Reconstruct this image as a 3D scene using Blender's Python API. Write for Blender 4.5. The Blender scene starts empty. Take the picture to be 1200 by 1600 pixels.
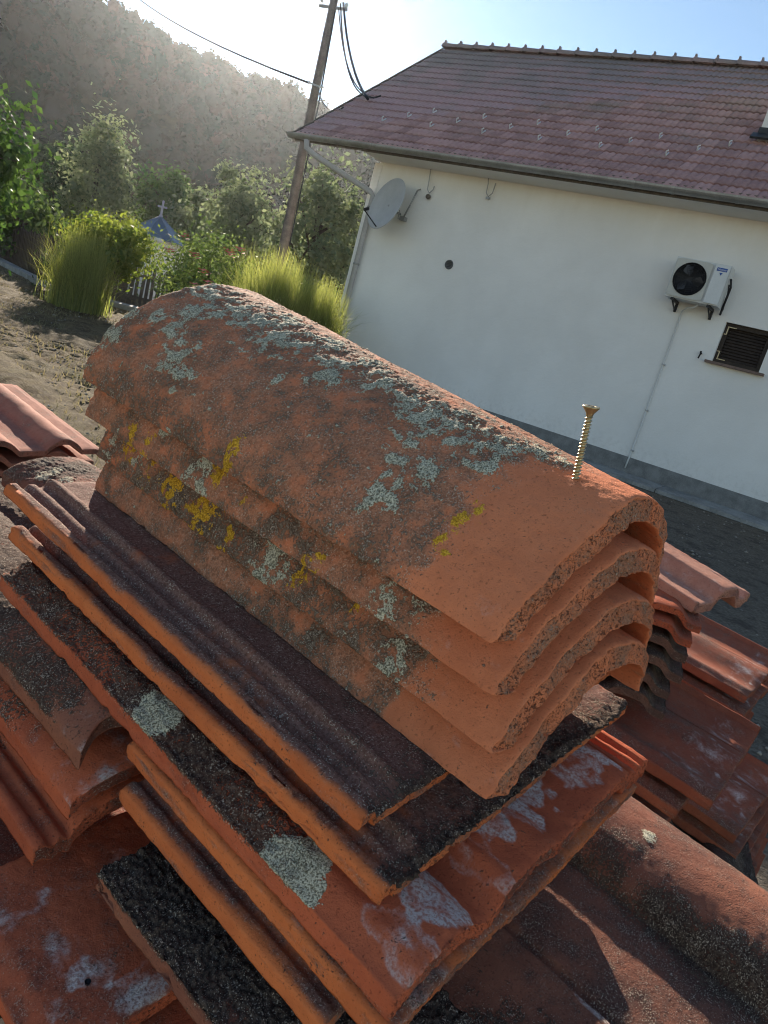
import bpy, math, random
import numpy as np
from mathutils import Vector, Matrix
random.seed(7)
RNG = np.random.default_rng(11)
sc = bpy.context.scene
rad = math.radians

# ------------------------------------------------------------------ camera
CAM_H = 1.30
cam = bpy.data.cameras.new('camera')
cam_o = bpy.data.objects.new('camera', cam)
sc.collection.objects.link(cam_o)
cam.sensor_fit = 'VERTICAL'
cam.sensor_height = 24.0
cam.lens = 17.25
cam.clip_start = 0.02
cam.clip_end = 3000.0
_p, _r = rad(14.2), rad(15.75)            # looking down a little, held askew
_f = Vector((0, math.cos(_p), -math.sin(_p)))
_u0 = Vector((0, math.sin(_p), math.cos(_p)))
_x0 = Vector((1, 0, 0))
_u = math.cos(_r) * _u0 - math.sin(_r) * _x0
_x = math.cos(_r) * _x0 + math.sin(_r) * _u0
cam_o.matrix_world = Matrix(((_x.x, _u.x, -_f.x, 0), (_x.y, _u.y, -_f.y, 0), (_x.z, _u.z, -_f.z, CAM_H), (0, 0, 0, 1)))
sc.camera = cam_o

# ------------------------------------------------------------------ sky, sun, exposure
SUN_EL, SUN_AZ = 19.5, -17.5              # azimuth from +Y, positive to the right
world = bpy.data.worlds.new('World')
sc.world = world
world.use_nodes = True
wn = world.node_tree
wn.nodes.clear()
w_out = wn.nodes.new('ShaderNodeOutputWorld')
w_bg = wn.nodes.new('ShaderNodeBackground')
w_sky = wn.nodes.new('ShaderNodeTexSky')
w_sky.sky_type = 'NISHITA'
w_sky.sun_disc = False
w_sky.sun_elevation = rad(SUN_EL)
w_sky.sun_rotation = rad(SUN_AZ)
w_sky.air_density = 1.0
w_sky.dust_density = 0.0
w_sky.ozone_density = 1.0
w_bg.inputs['Strength'].default_value = 0.076
wn.links.new(w_sky.outputs[0], w_bg.inputs['Color'])
wn.links.new(w_bg.outputs[0], w_out.inputs['Surface'])
sun = bpy.data.lights.new('sun', 'SUN')
sun.energy = 5.0
sun.angle = rad(0.6)
sun.color = (1.0, 0.89, 0.74)
sun_o = bpy.data.objects.new('sun', sun)
sc.collection.objects.link(sun_o)
SD = Vector((math.cos(rad(SUN_EL)) * math.sin(rad(SUN_AZ)), math.cos(rad(SUN_EL)) * math.cos(rad(SUN_AZ)), math.sin(rad(SUN_EL))))
sun_o.rotation_euler = SD.to_track_quat('Z', 'Y').to_euler()
sun_o.location = SD * 60
vs = sc.view_settings
vs.view_transform = 'Standard'
vs.look = 'None'
vs.gamma = 1.0
vs.use_curve_mapping = False
vs.exposure = 1.2
sc.cycles.use_denoising = True
sc.cycles.filter_width = 1.1
sc.cycles.max_bounces = 5
sc.cycles.diffuse_bounces = 3
sc.cycles.glossy_bounces = 2
sc.cycles.transparent_max_bounces = 8
sc.cycles.volume_bounces = 0

# ------------------------------------------------------------------ helpers
COL = sc.collection

def tag(o, label=None, cat=None, group=None, kind=None):
    if label: o['label'] = label
    if cat: o['category'] = cat
    if group: o['group'] = group
    if kind: o['kind'] = kind
    return o

def empty(name, loc=(0, 0, 0), rz=0.0):
    o = bpy.data.objects.new(name, None)
    o.empty_display_size = 0.1
    COL.objects.link(o)
    o.location = loc
    o.rotation_euler = (0, 0, rz)
    return o

def mesh_np(name, V, quads=None, tris=None):
    me = bpy.data.meshes.new(name)
    V = np.asarray(V, dtype=np.float32)
    nq = 0 if quads is None else len(quads)
    ntr = 0 if tris is None else len(tris)
    me.vertices.add(len(V))
    me.vertices.foreach_set('co', V.ravel())
    me.loops.add(nq * 4 + ntr * 3)
    idx = []
    st = []
    if nq:
        idx.append(np.asarray(quads, dtype=np.int32).ravel()); st.append(np.arange(nq) * 4)
    if ntr:
        idx.append(np.asarray(tris, dtype=np.int32).ravel()); st.append(nq * 4 + np.arange(ntr) * 3)
    me.loops.foreach_set('vertex_index', np.concatenate(idx))
    me.polygons.add(nq + ntr)
    me.polygons.foreach_set('loop_start', np.concatenate(st).astype(np.int32))
    me.update(calc_edges=True)
    return me

def smooth(me, on=True):
    me.polygons.foreach_set('use_smooth', np.full(len(me.polygons), on))
    me.update()

def obj(name, me, mat=None, parent=None):
    o = bpy.data.objects.new(name, me)
    COL.objects.link(o)
    if mat is not None:
        me.materials.clear()
        me.materials.append(mat)
    if parent is not None:
        o.parent = parent
    return o

class MB:
    """collects simple shapes and links them as one mesh"""
    def __init__(s):
        s.v = []; s.f = []; s.sm = []
    def add(s, vs_, fs, sm=False):
        b = len(s.v)
        s.v += [tuple(v) for v in vs_]
        s.f += [tuple(b + i for i in f) for f in fs]
        s.sm += [sm] * len(fs)
    def box(s, c, d, M=None):
        x, y, z = d[0] / 2, d[1] / 2, d[2] / 2
        P = [Vector((sx * x, sy * y, sz * z)) for sx in (-1, 1) for sy in (-1, 1) for sz in (-1, 1)]
        if M is not None: P = [M @ p for p in P]
        P = [p + Vector(c) for p in P]
        s.add(P, [(0, 1, 3, 2), (4, 6, 7, 5), (0, 4, 5, 1), (2, 3, 7, 6), (0, 2, 6, 4), (1, 5, 7, 3)])
    def tube(s, pts, r, n=8, cap=True):
        pts = [Vector(p) for p in pts]
        rr = r if isinstance(r, (list, tuple)) else [r] * len(pts)
        b = len(s.v)
        ref = None
        for i, p in enumerate(pts):
            t = (pts[min(i + 1, len(pts) - 1)] - pts[max(i - 1, 0)]).normalized()
            if ref is None:
                ref = t.orthogonal().normalized()
            ref = (ref - t * ref.dot(t)).normalized()
            q = t.cross(ref)
            for k in range(n):
                a = 2 * math.pi * k / n
                s.v.append(tuple(p + (ref * math.cos(a) + q * math.sin(a)) * rr[i]))
        for i in range(len(pts) - 1):
            for k in range(n):
                s.f.append((b + i * n + k, b + i * n + (k + 1) % n, b + (i + 1) * n + (k + 1) % n, b + (i + 1) * n + k)); s.sm.append(True)
        if cap:
            s.f.append(tuple(b + k for k in range(n))[::-1]); s.sm.append(False)
            e = b + (len(pts) - 1) * n
            s.f.append(tuple(e + k for k in range(n))); s.sm.append(False)
    def lathe(s, prof, c, M=None, n=24):
        b = len(s.v)
        for (r, z) in prof:
            for k in range(n):
                a = 2 * math.pi * k / n
                p = Vector((r * math.cos(a), r * math.sin(a), z))
                if M is not None: p = M @ p
                s.v.append(tuple(p + Vector(c)))
        for i in range(len(prof) - 1):
            for k in range(n):
                s.f.append((b + i * n + k, b + i * n + (k + 1) % n, b + (i + 1) * n + (k + 1) % n, b + (i + 1) * n + k)); s.sm.append(True)
    def prism(s, poly, d, M=None, c=(0, 0, 0)):
        """poly in xy, extruded along z from 0 to d"""
        n = len(poly)
        P = [Vector((x, y, 0)) for x, y in poly] + [Vector((x, y, d)) for x, y in poly]
        if M is not None: P = [M @ p for p in P]
        P = [p + Vector(c) for p in P]
        s.add(P, [tuple(range(n))[::-1], tuple(range(n, 2 * n))] + [(i, (i + 1) % n, n + (i + 1) % n, n + i) for i in range(n)])
    def mesh(s, name):
        me = bpy.data.meshes.new(name)
        me.from_pydata(s.v, [], s.f)
        me.polygons.foreach_set('use_smooth', s.sm)
        me.update()
        return me
    def build(s, name, mat, parent=None):
        return obj(name, s.mesh(name), mat, parent)

# ---- vectorised gradient noise
_perm = np.random.default_rng(5).permutation(256)
_perm = np.concatenate([_perm, _perm, _perm])
_g = np.random.default_rng(6).normal(size=(256, 3)); _g /= np.linalg.norm(_g, axis=1)[:, None]

def pn(P):
    P = np.asarray(P, dtype=np.float64)
    i = np.floor(P).astype(int); f = P - i; i &= 255
    w = f * f * f * (f * (f * 6 - 15) + 10)
    out = 0
    for dx in (0, 1):
        wx = w[:, 0] if dx else 1 - w[:, 0]
        for dy in (0, 1):
            wy = w[:, 1] if dy else 1 - w[:, 1]
            for dz in (0, 1):
                wz = w[:, 2] if dz else 1 - w[:, 2]
                h = _perm[_perm[_perm[(i[:, 0] + dx) & 255] + ((i[:, 1] + dy) & 255)] + ((i[:, 2] + dz) & 255)] & 255
                g = _g[h]
                out = out + wx * wy * wz * (g[:, 0] * (f[:, 0] - dx) + g[:, 1] * (f[:, 1] - dy) + g[:, 2] * (f[:, 2] - dz))
    return out * 1.6

def fbm(P, sc_, o=4, seed=0.0):
    P = np.asarray(P) * sc_ + seed * 17.31
    a, s = 1.0, 0
    for k in range(o):
        s = s + a * pn(P); P = P * 2.03 + 5.7; a *= 0.5
    return s

def sstep(a, b, x):
    t = np.clip((x - a) / (b - a), 0, 1)
    return t * t * (3 - 2 * t)

# ---- node helpers
class NT:
    def __init__(s, name):
        s.m = bpy.data.materials.new(name); s.m.use_nodes = True
        s.t = s.m.node_tree; s.t.nodes.clear()
        s.out = s.n('ShaderNodeOutputMaterial')
    def n(s, t, **kw):
        x = s.t.nodes.new(t)
        for k, v in kw.items(): setattr(x, k, v)
        return x
    def l(s, a, b): s.t.links.new(a, b)
    def val(s, sock, v):
        if hasattr(v, 'is_linked') or hasattr(v, 'links'): s.l(v, sock)
        else: sock.default_value = v
    def noise(s, vec, scale, detail=4, rough=0.55, dist=0.0):
        x = s.n('ShaderNodeTexNoise'); s.l(vec, x.inputs['Vector'])
        x.inputs['Scale'].default_value = scale; x.inputs['Detail'].default_value = detail
        x.inputs['Roughness'].default_value = rough; x.inputs['Distortion'].default_value = dist
        return x.outputs['Fac']
    def ramp(s, fac, a, b):
        x = s.n('ShaderNodeMapRange', interpolation_type='SMOOTHSTEP'); s.val(x.inputs['Value'], fac)
        x.inputs['From Min'].default_value = a; x.inputs['From Max'].default_value = b
        return x.outputs['Result']
    def math(s, op, a, b=0.0, clamp=False):
        x = s.n('ShaderNodeMath', operation=op, use_clamp=clamp); s.val(x.inputs[0], a); s.val(x.inputs[1], b)
        return x.outputs[0]
    def mix(s, fac, a, b, blend='MIX'):
        x = s.n('ShaderNodeMix', data_type='RGBA', blend_type=blend)
        s.val(x.inputs['Factor'], fac)
        for k, v in ((6, a), (7, b)):
            if isinstance(v, tuple): v = (*v, 1.0) if len(v) == 3 else v
            s.val(x.inputs[k], v)
        return x.outputs[2]
    def bsdf(s, color, rough=0.8, spec=0.3, metal=0.0, bump=None, bstr=0.3, bdist=0.002):
        b = s.n('ShaderNodeBsdfPrincipled')
        if isinstance(color, tuple): color = (*color, 1.0)
        s.val(b.inputs['Base Color'], color); s.val(b.inputs['Roughness'], rough)
        b.inputs['Specular IOR Level'].default_value = spec; s.val(b.inputs['Metallic'], metal)
        if bump is not None:
            k = s.n('ShaderNodeBump'); s.l(bump, k.inputs['Height'])
            k.inputs['Strength'].default_value = bstr; k.inputs['Distance'].default_value = bdist
            s.l(k.outputs[0], b.inputs['Normal'])
        s.l(b.outputs[0], s.out.inputs['Surface'])
        return b
    def obj_vec(s, rnd=True):
        tc = s.n('ShaderNodeTexCoord')
        if not rnd: return tc.outputs['Object']
        oi = s.n('ShaderNodeObjectInfo')
        sc_ = s.n('ShaderNodeVectorMath', operation='MULTIPLY_ADD')
        cx = s.n('ShaderNodeCombineXYZ')
        for k in range(3): s.l(oi.outputs['Random'], cx.inputs[k])
        s.l(cx.outputs[0], sc_.inputs[0]); sc_.inputs[1].default_value = (37, 71, 53); s.l(tc.outputs['Object'], sc_.inputs[2])
        return sc_.outputs[0]
    def geo(s):
        return s.n('ShaderNodeNewGeometry').outputs['Position']

def plain(name, c, rough=0.7, metal=0.0, var=0.25, scale=6.0, bump=0.15, spec=0.3, bdist=0.002, rnd=True):
    t = NT(name); v = t.obj_vec(rnd)
    n1 = t.noise(v, scale, 5, 0.6); n2 = t.noise(v, scale * 9, 3, 0.6)
    f = t.math('ADD', t.math('MULTIPLY', n1, 0.65), t.math('MULTIPLY', n2, 0.35))
    d = tuple(x * (1 - var) for x in c); u = tuple(min(1, x * (1 + var)) for x in c)
    col = t.mix(t.ramp(f, 0.3, 0.7), d, u)
    t.bsdf(col, t.math('ADD', rough - 0.1, t.math('MULTIPLY', n2, 0.2)), spec, metal, n2, bump, bdist)
    return t.m

def tile_mat(name, c1=(0.36, 0.125, 0.055), c2=(0.25, 0.085, 0.042), grime=(0.105, 0.048, 0.036), grime_add=0.0, moss_add=-0.1, eff_add=-0.2, moss_col=((0.032, 0.024, 0.019), (0.130, 0.094, 0.068)), rough=0.85):
    """fired clay: tone drift, grain, grime, dark crust, grey and yellow lichen, lime bloom; the mesh carries where"""
    t = NT(name); v = t.obj_vec()
    at = t.n('ShaderNodeAttribute', attribute_name='crust')
    sp = t.n('ShaderNodeSeparateColor'); t.l(at.outputs['Color'], sp.inputs[0])
    at2 = t.n('ShaderNodeAttribute', attribute_name='dirt_and_pit_shade')
    sp2 = t.n('ShaderNodeSeparateColor'); t.l(at2.outputs['Color'], sp2.inputs[0])
    big = t.noise(v, 11, 3, 0.6); mid = t.noise(v, 70, 3, 0.65); fine = t.noise(v, 430, 3, 0.7); spk = t.noise(v, 900, 2, 0.6)
    fm = t.math('SUBTRACT', fine, 0.5); mm = t.math('SUBTRACT', mid, 0.5)
    col = t.mix(t.ramp(t.math('ADD', t.math('MULTIPLY', big, 0.6), t.math('MULTIPLY', mid, 0.4)), 0.35, 0.65), c2, c1)
    col = t.mix(t.math('MULTIPLY', t.ramp(fine, 0.44, 0.28), 0.6), col, tuple(x * 0.35 for x in c2))     # pores
    # grime film
    g = t.ramp(t.math('ADD', t.math('ADD', sp2.outputs[0], grime_add), t.math('MULTIPLY', mm, 1.0)), 0.22, 0.85)
    col = t.mix(t.math('MULTIPLY', g, 0.9), col, t.mix(t.ramp(fine, 0.38, 0.62), tuple(x * 0.62 for x in grime), tuple(x * 1.3 for x in grime)))
    # lime bloom
    e = t.ramp(t.math('ADD', t.math('ADD', sp2.outputs[1], eff_add), t.math('MULTIPLY', t.math('SUBTRACT', t.noise(v, 50, 5, 0.72, 0.8), 0.5), 1.3)), 0.2, 0.95)
    col = t.mix(t.math('MULTIPLY', t.math('MULTIPLY', e, 0.92), t.math('ADD', 0.45, t.math('MULTIPLY', t.ramp(fine, 0.36, 0.56), 0.55))), col, t.mix(t.ramp(fine, 0.35, 0.65), (0.46, 0.385, 0.345), (0.68, 0.595, 0.54)))
    # dark specks on the cut ends paint in the shade and dirt of open pores
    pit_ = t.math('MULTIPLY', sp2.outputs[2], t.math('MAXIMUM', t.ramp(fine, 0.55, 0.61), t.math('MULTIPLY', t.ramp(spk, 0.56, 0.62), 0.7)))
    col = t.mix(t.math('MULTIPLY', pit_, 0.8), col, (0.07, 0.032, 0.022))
    # dark crust
    m = t.ramp(t.math('ADD', t.math('ADD', sp.outputs[0], moss_add), t.math('ADD', t.math('MULTIPLY', fm, 2.6), t.math('MULTIPLY', mm, 1.1))), 0.40, 0.66)
    mc = t.mix(t.ramp(fine, 0.36, 0.70), moss_col[0], moss_col[1])
    col = t.mix(t.math('MULTIPLY', m, 0.9), col, mc)
    # pale gritty specks and painted sun glints all over the weathered skin
    grit_glint = t.math('MULTIPLY', t.ramp(t.math('ADD', spk, t.math('MULTIPLY', mm, 0.35)), 0.60, 0.66), t.ramp(t.math('ADD', sp.outputs[0], t.math('MULTIPLY', sp2.outputs[0], 0.5)), 0.02, 0.5))
    col = t.mix(t.math('MULTIPLY', grit_glint, 0.62), col, (0.62, 0.50, 0.38))
    # grey lichen: thin lobes, pale rims
    lm_ = t.math('ADD', sp.outputs[1], t.math('ADD', t.math('MULTIPLY', fm, 1.3), t.math('MULTIPLY', t.math('SUBTRACT', spk, 0.5), 0.6)))
    gl = t.ramp(lm_, 0.46, 0.56)
    gc = t.mix(t.ramp(spk, 0.36, 0.62), (0.19, 0.165, 0.105), (0.72, 0.655, 0.47))
    col = t.mix(gl, col, gc)
    yl = t.ramp(t.math('ADD', sp.outputs[2], t.math('ADD', t.math('MULTIPLY', fm, 1.6), t.math('MULTIPLY', t.math('SUBTRACT', spk, 0.5), 0.8))), 0.50, 0.62)
    yc = t.mix(t.ramp(spk, 0.36, 0.66), (0.42, 0.20, 0.015), (0.80, 0.46, 0.05))
    col = t.mix(yl, col, yc)
    h = t.math('ADD', t.math('ADD', t.math('MULTIPLY', fine, t.math('ADD', 0.35, t.math('MULTIPLY', m, 1.0))), t.math('MULTIPLY', spk, t.math('ADD', 0.25, t.math('MULTIPLY', gl, 0.5)))), t.math('MULTIPLY', gl, 0.25))
    h = t.math('SUBTRACT', h, t.math('MULTIPLY', pit_, 1.3))
    t.bsdf(col, rough, 0.10, 0.0, h, 0.8, 0.0018)
    return t.m

def leaf_mat(name, c1, c2, trans=0.5, hue2=None):
    t = NT(name)
    at = t.n('ShaderNodeAttribute', attribute_name='tint')
    col = t.mix(at.outputs['Fac'], c1, c2)
    d = t.n('ShaderNodeBsdfDiffuse'); tr = t.n('ShaderNodeBsdfTranslucent'); gl = t.n('ShaderNodeBsdfGlossy')
    gl.inputs['Roughness'].default_value = 0.45
    t.l(col, d.inputs['Color'])
    tc = t.mix(0.5, col, t.mix(at.outputs['Fac'], tuple(min(1, x * 1.6) for x in c1), tuple(min(1, x * 1.6) for x in c2)))
    t.l(tc, tr.inputs['Color'])
    mx = t.n('ShaderNodeMixShader'); mx.inputs[0].default_value = trans
    t.l(d.outputs[0], mx.inputs[1]); t.l(tr.outputs[0], mx.inputs[2])
    mg = t.n('ShaderNodeMixShader'); mg.inputs[0].default_value = 0.04
    t.l(mx.outputs[0], mg.inputs[1]); t.l(gl.outputs[0], mg.inputs[2])
    t.l(mg.outputs[0], t.out.inputs['Surface'])
    return t.m

# ================================================================== SETTING
# ---- ground: one sheet, finer near the pile
def axis_pts(lo, hi, c, fine, n):
    t = np.linspace(-1, 1, n)
    s = np.sign(t) * (np.abs(t) * fine + (np.abs(t) ** 5) * 1.0)
    s /= np.abs(s).max()
    return np.where(s < 0, c + s * (c - lo), c + s * (hi - c))
gx = axis_pts(-420, 420, -4, 0.03, 420)
gy = axis_pts(-60, 640, 9, 0.03, 420)
GX, GY = np.meshgrid(gx, gy)
GP = np.stack([GX.ravel(), GY.ravel(), np.zeros(GX.size)], 1)
YAW = rad(29.5)
HP = np.array([4.4595, 10.7389])
HX = np.array([math.cos(YAW), -math.sin(YAW)]); HY = np.array([math.sin(YAW), math.cos(YAW)])
hy_ = (GP[:, :2] - HP) @ HY
near = np.exp(-((GP[:, 0] + 4) ** 2 + (GP[:, 1] - 10) ** 2) / 500.0)
left = sstep(0.5, -2.0, GP[:, 0] + 0.25 * (GP[:, 1] - 6))
rough_z = near * ((0.018 + 0.05 * left) * fbm(GP, 0.9, 4) + (0.006 + 0.028 * left) * fbm(GP, 6.5, 3, 2.0))
GP[:, 2] = rough_z * sstep(-0.6, -2.0, hy_) - 0.004
ny_, nx_ = GX.shape
ii = np.arange(nx_ * ny_).reshape(ny_, nx_)
GQ = np.stack([ii[:-1, :-1], ii[:-1, 1:], ii[1:, 1:], ii[1:, :-1]], -1).reshape(-1, 4)
g_me = mesh_np('ground', GP, GQ); smooth(g_me)
t = NT('earth_and_gravel'); pos = t.geo()
sx = t.n('ShaderNodeSeparateXYZ'); t.l(pos, sx.inputs[0])
big = t.noise(pos, 0.5, 5, 0.65); mid = t.noise(pos, 4.0, 6, 0.7); fine = t.noise(pos, 42.0, 5, 0.75); straw = t.noise(pos, 15.0, 6, 0.75, 1.2)
zone = t.ramp(t.math('ADD', t.math('ADD', sx.outputs[0], t.math('MULTIPLY', sx.outputs[1], 0.22)), t.math('MULTIPLY', t.math('SUBTRACT', big, 0.5), 2.5)), -0.6, 1.2)
earth = t.mix(t.ramp(mid, 0.3, 0.7), (0.070, 0.047, 0.027), (0.165, 0.115, 0.062))
earth = t.mix(t.math('MULTIPLY', t.ramp(straw, 0.46, 0.66), 0.8), earth, (0.24, 0.185, 0.095))
earth = t.mix(t.math('MULTIPLY', t.ramp(big, 0.5, 0.75), 0.6), earth, (0.075, 0.085, 0.03))
grav = t.mix(t.ramp(fine, 0.25, 0.75), (0.080, 0.062, 0.047), (0.30, 0.245, 0.185))
grav = t.mix(t.math('MULTIPLY', t.ramp(mid, 0.45, 0.65), 0.7), grav, (0.075, 0.060, 0.046))
col = t.mix(zone, earth, grav)
pale = t.mix(t.ramp(fine, 0.3, 0.7), (0.30, 0.27, 0.22), (0.48, 0.44, 0.37))
col = t.mix(t.ramp(t.math('ADD', sx.outputs[1], t.math('MULTIPLY', t.math('SUBTRACT', mid, 0.5), 1.2)), 0.6, -0.3), col, pale)   # unseen pale crushed stone added behind the camera to bounce light into shade
col = t.mix(t.math('MULTIPLY', t.ramp(fine, 0.62, 0.8), 0.5), col, (0.30, 0.28, 0.24))
t.bsdf(col, 0.95, 0.15, 0.0, t.math('ADD', t.math('MULTIPLY', fine, 0.5), straw), 1.0, 0.035)
tag(obj('ground', g_me, t.m), kind='structure')

# ---- wooded hill behind the village
def hill_h(az, r):
    el = np.interp(az, [-75, -45, -33, -28, -23, -19, -17, -14, -12, -5, 20, 60], [14.5, 13.6, 13.0, 12.5, 11.7, 11.3, 11.2, 11.3, 10.9, 10.4, 10, 9])
    top = 200 * np.tan(np.radians(el))
    return top * sstep(62, 205, r) ** 0.9 - 8 * sstep(215, 420, r)
haz = np.linspace(-78, 62, 150); hr = np.concatenate([np.linspace(58, 230, 60), np.linspace(245, 520, 14)])
A_, R_ = np.meshgrid(haz, hr)
HPt = np.stack([R_.ravel() * np.sin(np.radians(A_.ravel())), R_.ravel() * np.cos(np.radians(A_.ravel())), hill_h(A_.ravel(), R_.ravel())], 1)
HPt[:, 2] += fbm(HPt, 0.02, 4) * 3.0 * sstep(65, 120, R_.ravel()) - 0.3
n1_, n2_ = A_.shape
ii = np.arange(n1_ * n2_).reshape(n1_, n2_)
hill_me = mesh_np('hill', HPt, np.stack([ii[:-1, :-1], ii[:-1, 1:], ii[1:, 1:], ii[1:, :-1]], -1).reshape(-1, 4)); smooth(hill_me)
hm = plain('forest_floor', (0.055, 0.045, 0.022), 0.95, var=0.5, scale=0.1, rnd=False)
tag(obj('hill', hill_me, hm), kind='structure')

def leaf_cloud(C, N, size, rng, up=0.25):
    """quads of leaf size round the points C, normals N jittered"""
    n = len(C)
    nrm = N + rng.normal(size=(n, 3)) * 0.75; nrm[:, 2] += up
    nrm /= np.linalg.norm(nrm, axis=1)[:, None] + 1e-9
    a = np.cross(nrm, rng.normal(size=(n, 3))); a /= np.linalg.norm(a, axis=1)[:, None] + 1e-9
    b = np.cross(nrm, a)
    s = (size * rng.uniform(0.55, 1.25, n))[:, None]
    V = np.stack([C - a * s * 0.9, C - b * s * 0.55 + nrm * s * 0.1, C + a * s * 1.0, C + b * s * 0.55 + nrm * s * 0.1], 1).reshape(-1, 3)
    return V, np.arange(n * 4).reshape(n, 4)

def tint_attr(me, vals):
    at = me.attributes.new('tint', 'FLOAT', 'POINT')
    at.data.foreach_set('value', np.asarray(vals, dtype=np.float32))

# forest crowns: uncountable, one mass
rng = np.random.default_rng(3)
Vs, Qs, Ts = [], [], []
nb = 0
cnt = 0
while cnt < 1300:
    az = rng.uniform(-44, 2); r = math.sqrt(rng.uniform(74 ** 2, 232 ** 2))
    if az > -6 and rng.random() < 0.7: continue
    z0 = float(hill_h(np.array([az]), np.array([r]))[0])
    R = rng.uniform(1.7, 3.4); hgt = rng.uniform(3.4, 6.2)
    c0 = np.array([r * math.sin(rad(az)), r * math.cos(rad(az)), z0 + hgt - R * 0.8])
    nu, nv = 9, 6
    uu, vv_ = np.meshgrid(np.linspace(0, 2 * np.pi, nu, endpoint=False), np.linspace(0.12, np.pi * 0.8, nv), indexing='ij')
    D = np.stack([np.sin(vv_) * np.cos(uu), np.sin(vv_) * np.sin(uu), np.cos(vv_)], -1).reshape(-1, 3)
    core = c0 + D * (R * 0.74 * (0.78 + 0.5 * pn(D * 2.1 + cnt * 3.3)))[:, None] * np.array([1, 1, 1.25])
    gi = np.arange(nu * nv).reshape(nu, nv); gj = np.roll(gi, -1, 0)
    Vs.append(core); Qs.append(np.stack([gi[:, :-1], gi[:, 1:], gj[:, 1:], gj[:, :-1]], -1).reshape(-1, 4) + nb); nb += len(core)
    tone = float(np.clip(rng.normal(0.45, 0.27), 0, 1)); Ts.append(np.full(len(core), tone))
    k = 230 if r < 130 else 170
    d = rng.normal(size=(k, 3)); d /= np.linalg.norm(d, axis=1)[:, None]; d[:, 2] = np.where(d[:, 2] < -0.5, -d[:, 2], d[:, 2])
    lump = 0.84 * (0.80 + 0.5 * (pn(d * 2.1 + cnt * 3.3)))
    C = c0 + d * R * np.stack([lump, lump, lump * 1.25], 1) * rng.uniform(0.75, 1.05, (k, 1))
    V, Q = leaf_cloud(C, d, R * 0.165, rng)
    Vs.append(V); Qs.append(Q + nb); nb += len(V)
    Ts.append(np.repeat(np.clip(tone + rng.normal(0, 0.10, k), 0, 1), 4))
    cnt += 1
f_me = mesh_np('forest', np.concatenate(Vs), np.concatenate(Qs)); tint_attr(f_me, np.concatenate(Ts))
forest_m = leaf_mat('autumn_forest', (0.020, 0.030, 0.015), (0.070, 0.046, 0.028), 0.3)
tag(obj('forest', f_me, forest_m), 'hazy autumn forest covering the hill behind the village', 'forest', kind='stuff')

# ================================================================== HOUSE
M_plaster = None
t = NT('white_plaster'); v = t.obj_vec(False)
sx = t.n('ShaderNodeSeparateXYZ'); t.l(v, sx.inputs[0])
n1 = t.noise(v, 0.9, 6, 0.6); n2 = t.noise(v, 14, 5, 0.7); n3 = t.noise(v, 190, 3, 0.7)
stretch = t.n('ShaderNodeMapping'); t.l(v, stretch.inputs['Vector']); stretch.inputs['Scale'].default_value = (3.0, 3.0, 0.35)
drip = t.noise(stretch.outputs[0], 2.2, 6, 0.65)
col = t.mix(t.ramp(n1, 0.3, 0.72), (0.77, 0.75, 0.715), (0.85, 0.83, 0.795))
age = t.math('MULTIPLY', t.ramp(sx.outputs[2], 2.9, 4.1), t.ramp(drip, 0.15, 0.8))
col = t.mix(t.math('MULTIPLY', age, 0.2), col, (0.62, 0.55, 0.42))
splash = t.math('MULTIPLY', t.ramp(sx.outputs[2], 0.75, 0.3), t.ramp(n2, 0.4, 0.75))
col = t.mix(t.math('MULTIPLY', splash, 0.35), col, (0.50, 0.47, 0.42))
col = t.mix(t.math('MULTIPLY', t.ramp(n2, 0.55, 0.8), 0.15), col, (0.60, 0.59, 0.57))
t.bsdf(col, 0.92, 0.15, 0, t.math('ADD', n3, t.math('MULTIPLY', n2, 1.2)), 0.5, 0.008)
M_plaster = t.m
M_plinth = plain('plinth_render', (0.19, 0.19, 0.185), 0.9, var=0.3, scale=7, bump=0.5, bdist=0.006, rnd=False)
M_concrete = plain('old_concrete', (0.27, 0.265, 0.25), 0.9, var=0.35, scale=3, bump=0.4, bdist=0.006, rnd=False)
M_gutter = plain('gutter_zinc', (0.30, 0.30, 0.29), 0.45, 0.6, 0.2, 5, 0.1)
M_pvc = plain('painted_downpipe', (0.42, 0.41, 0.40), 0.5, 0.0, 0.12, 5, 0.08)
M_wood_dark = plain('dark_stained_wood', (0.035, 0.024, 0.018), 0.6, 0.0, 0.4, 14, 0.3)
M_wood_grey = plain('weathered_wood', (0.13, 0.11, 0.09), 0.85, 0.0, 0.4, 10, 0.4)
M_pole_wood = plain('pole_wood', (0.15, 0.125, 0.11), 0.85, 0.0, 0.35, 6, 0.4)
M_black = plain('black_plastic', (0.018, 0.018, 0.02), 0.5, 0, 0.3, 20, 0.05)
M_white_paint = plain('white_enamel', (0.62, 0.63, 0.62), 0.4, 0, 0.06, 5, 0.03)
M_cream = plain('cream_enamel', (0.50, 0.49, 0.44), 0.5, 0, 0.08, 6, 0.05)
M_brass = plain('tarnished_hinge', (0.42, 0.34, 0.22), 0.4, 0.6, 0.3, 60, 0.1)
M_blue = plain('blue_badge', (0.02, 0.075, 0.30), 0.4, 0, 0.08, 20, 0.02)
M_letter = plain('white_lettering', (0.7, 0.72, 0.75), 0.5, 0, 0.03, 20, 0.01)
M_greymetal = plain('grey_galvanised', (0.36, 0.37, 0.38), 0.45, 0.4, 0.15, 8, 0.06)
M_sill = plain('brown_stone_sill', (0.17, 0.115, 0.095), 0.75, 0, 0.25, 20, 0.2)

house = empty('house', (HP[0], HP[1], 0), -YAW)
tag(house, 'white plastered house with red tiled gable roof and grey plinth', 'house')
XL, XR, DEP = -7.15, 8.5, 6.8
YR, ZR, ZE, YE = 3.38, 7.13, 4.05, -0.60
SLOPE = math.atan2(ZR - ZE, YR - YE)
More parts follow.
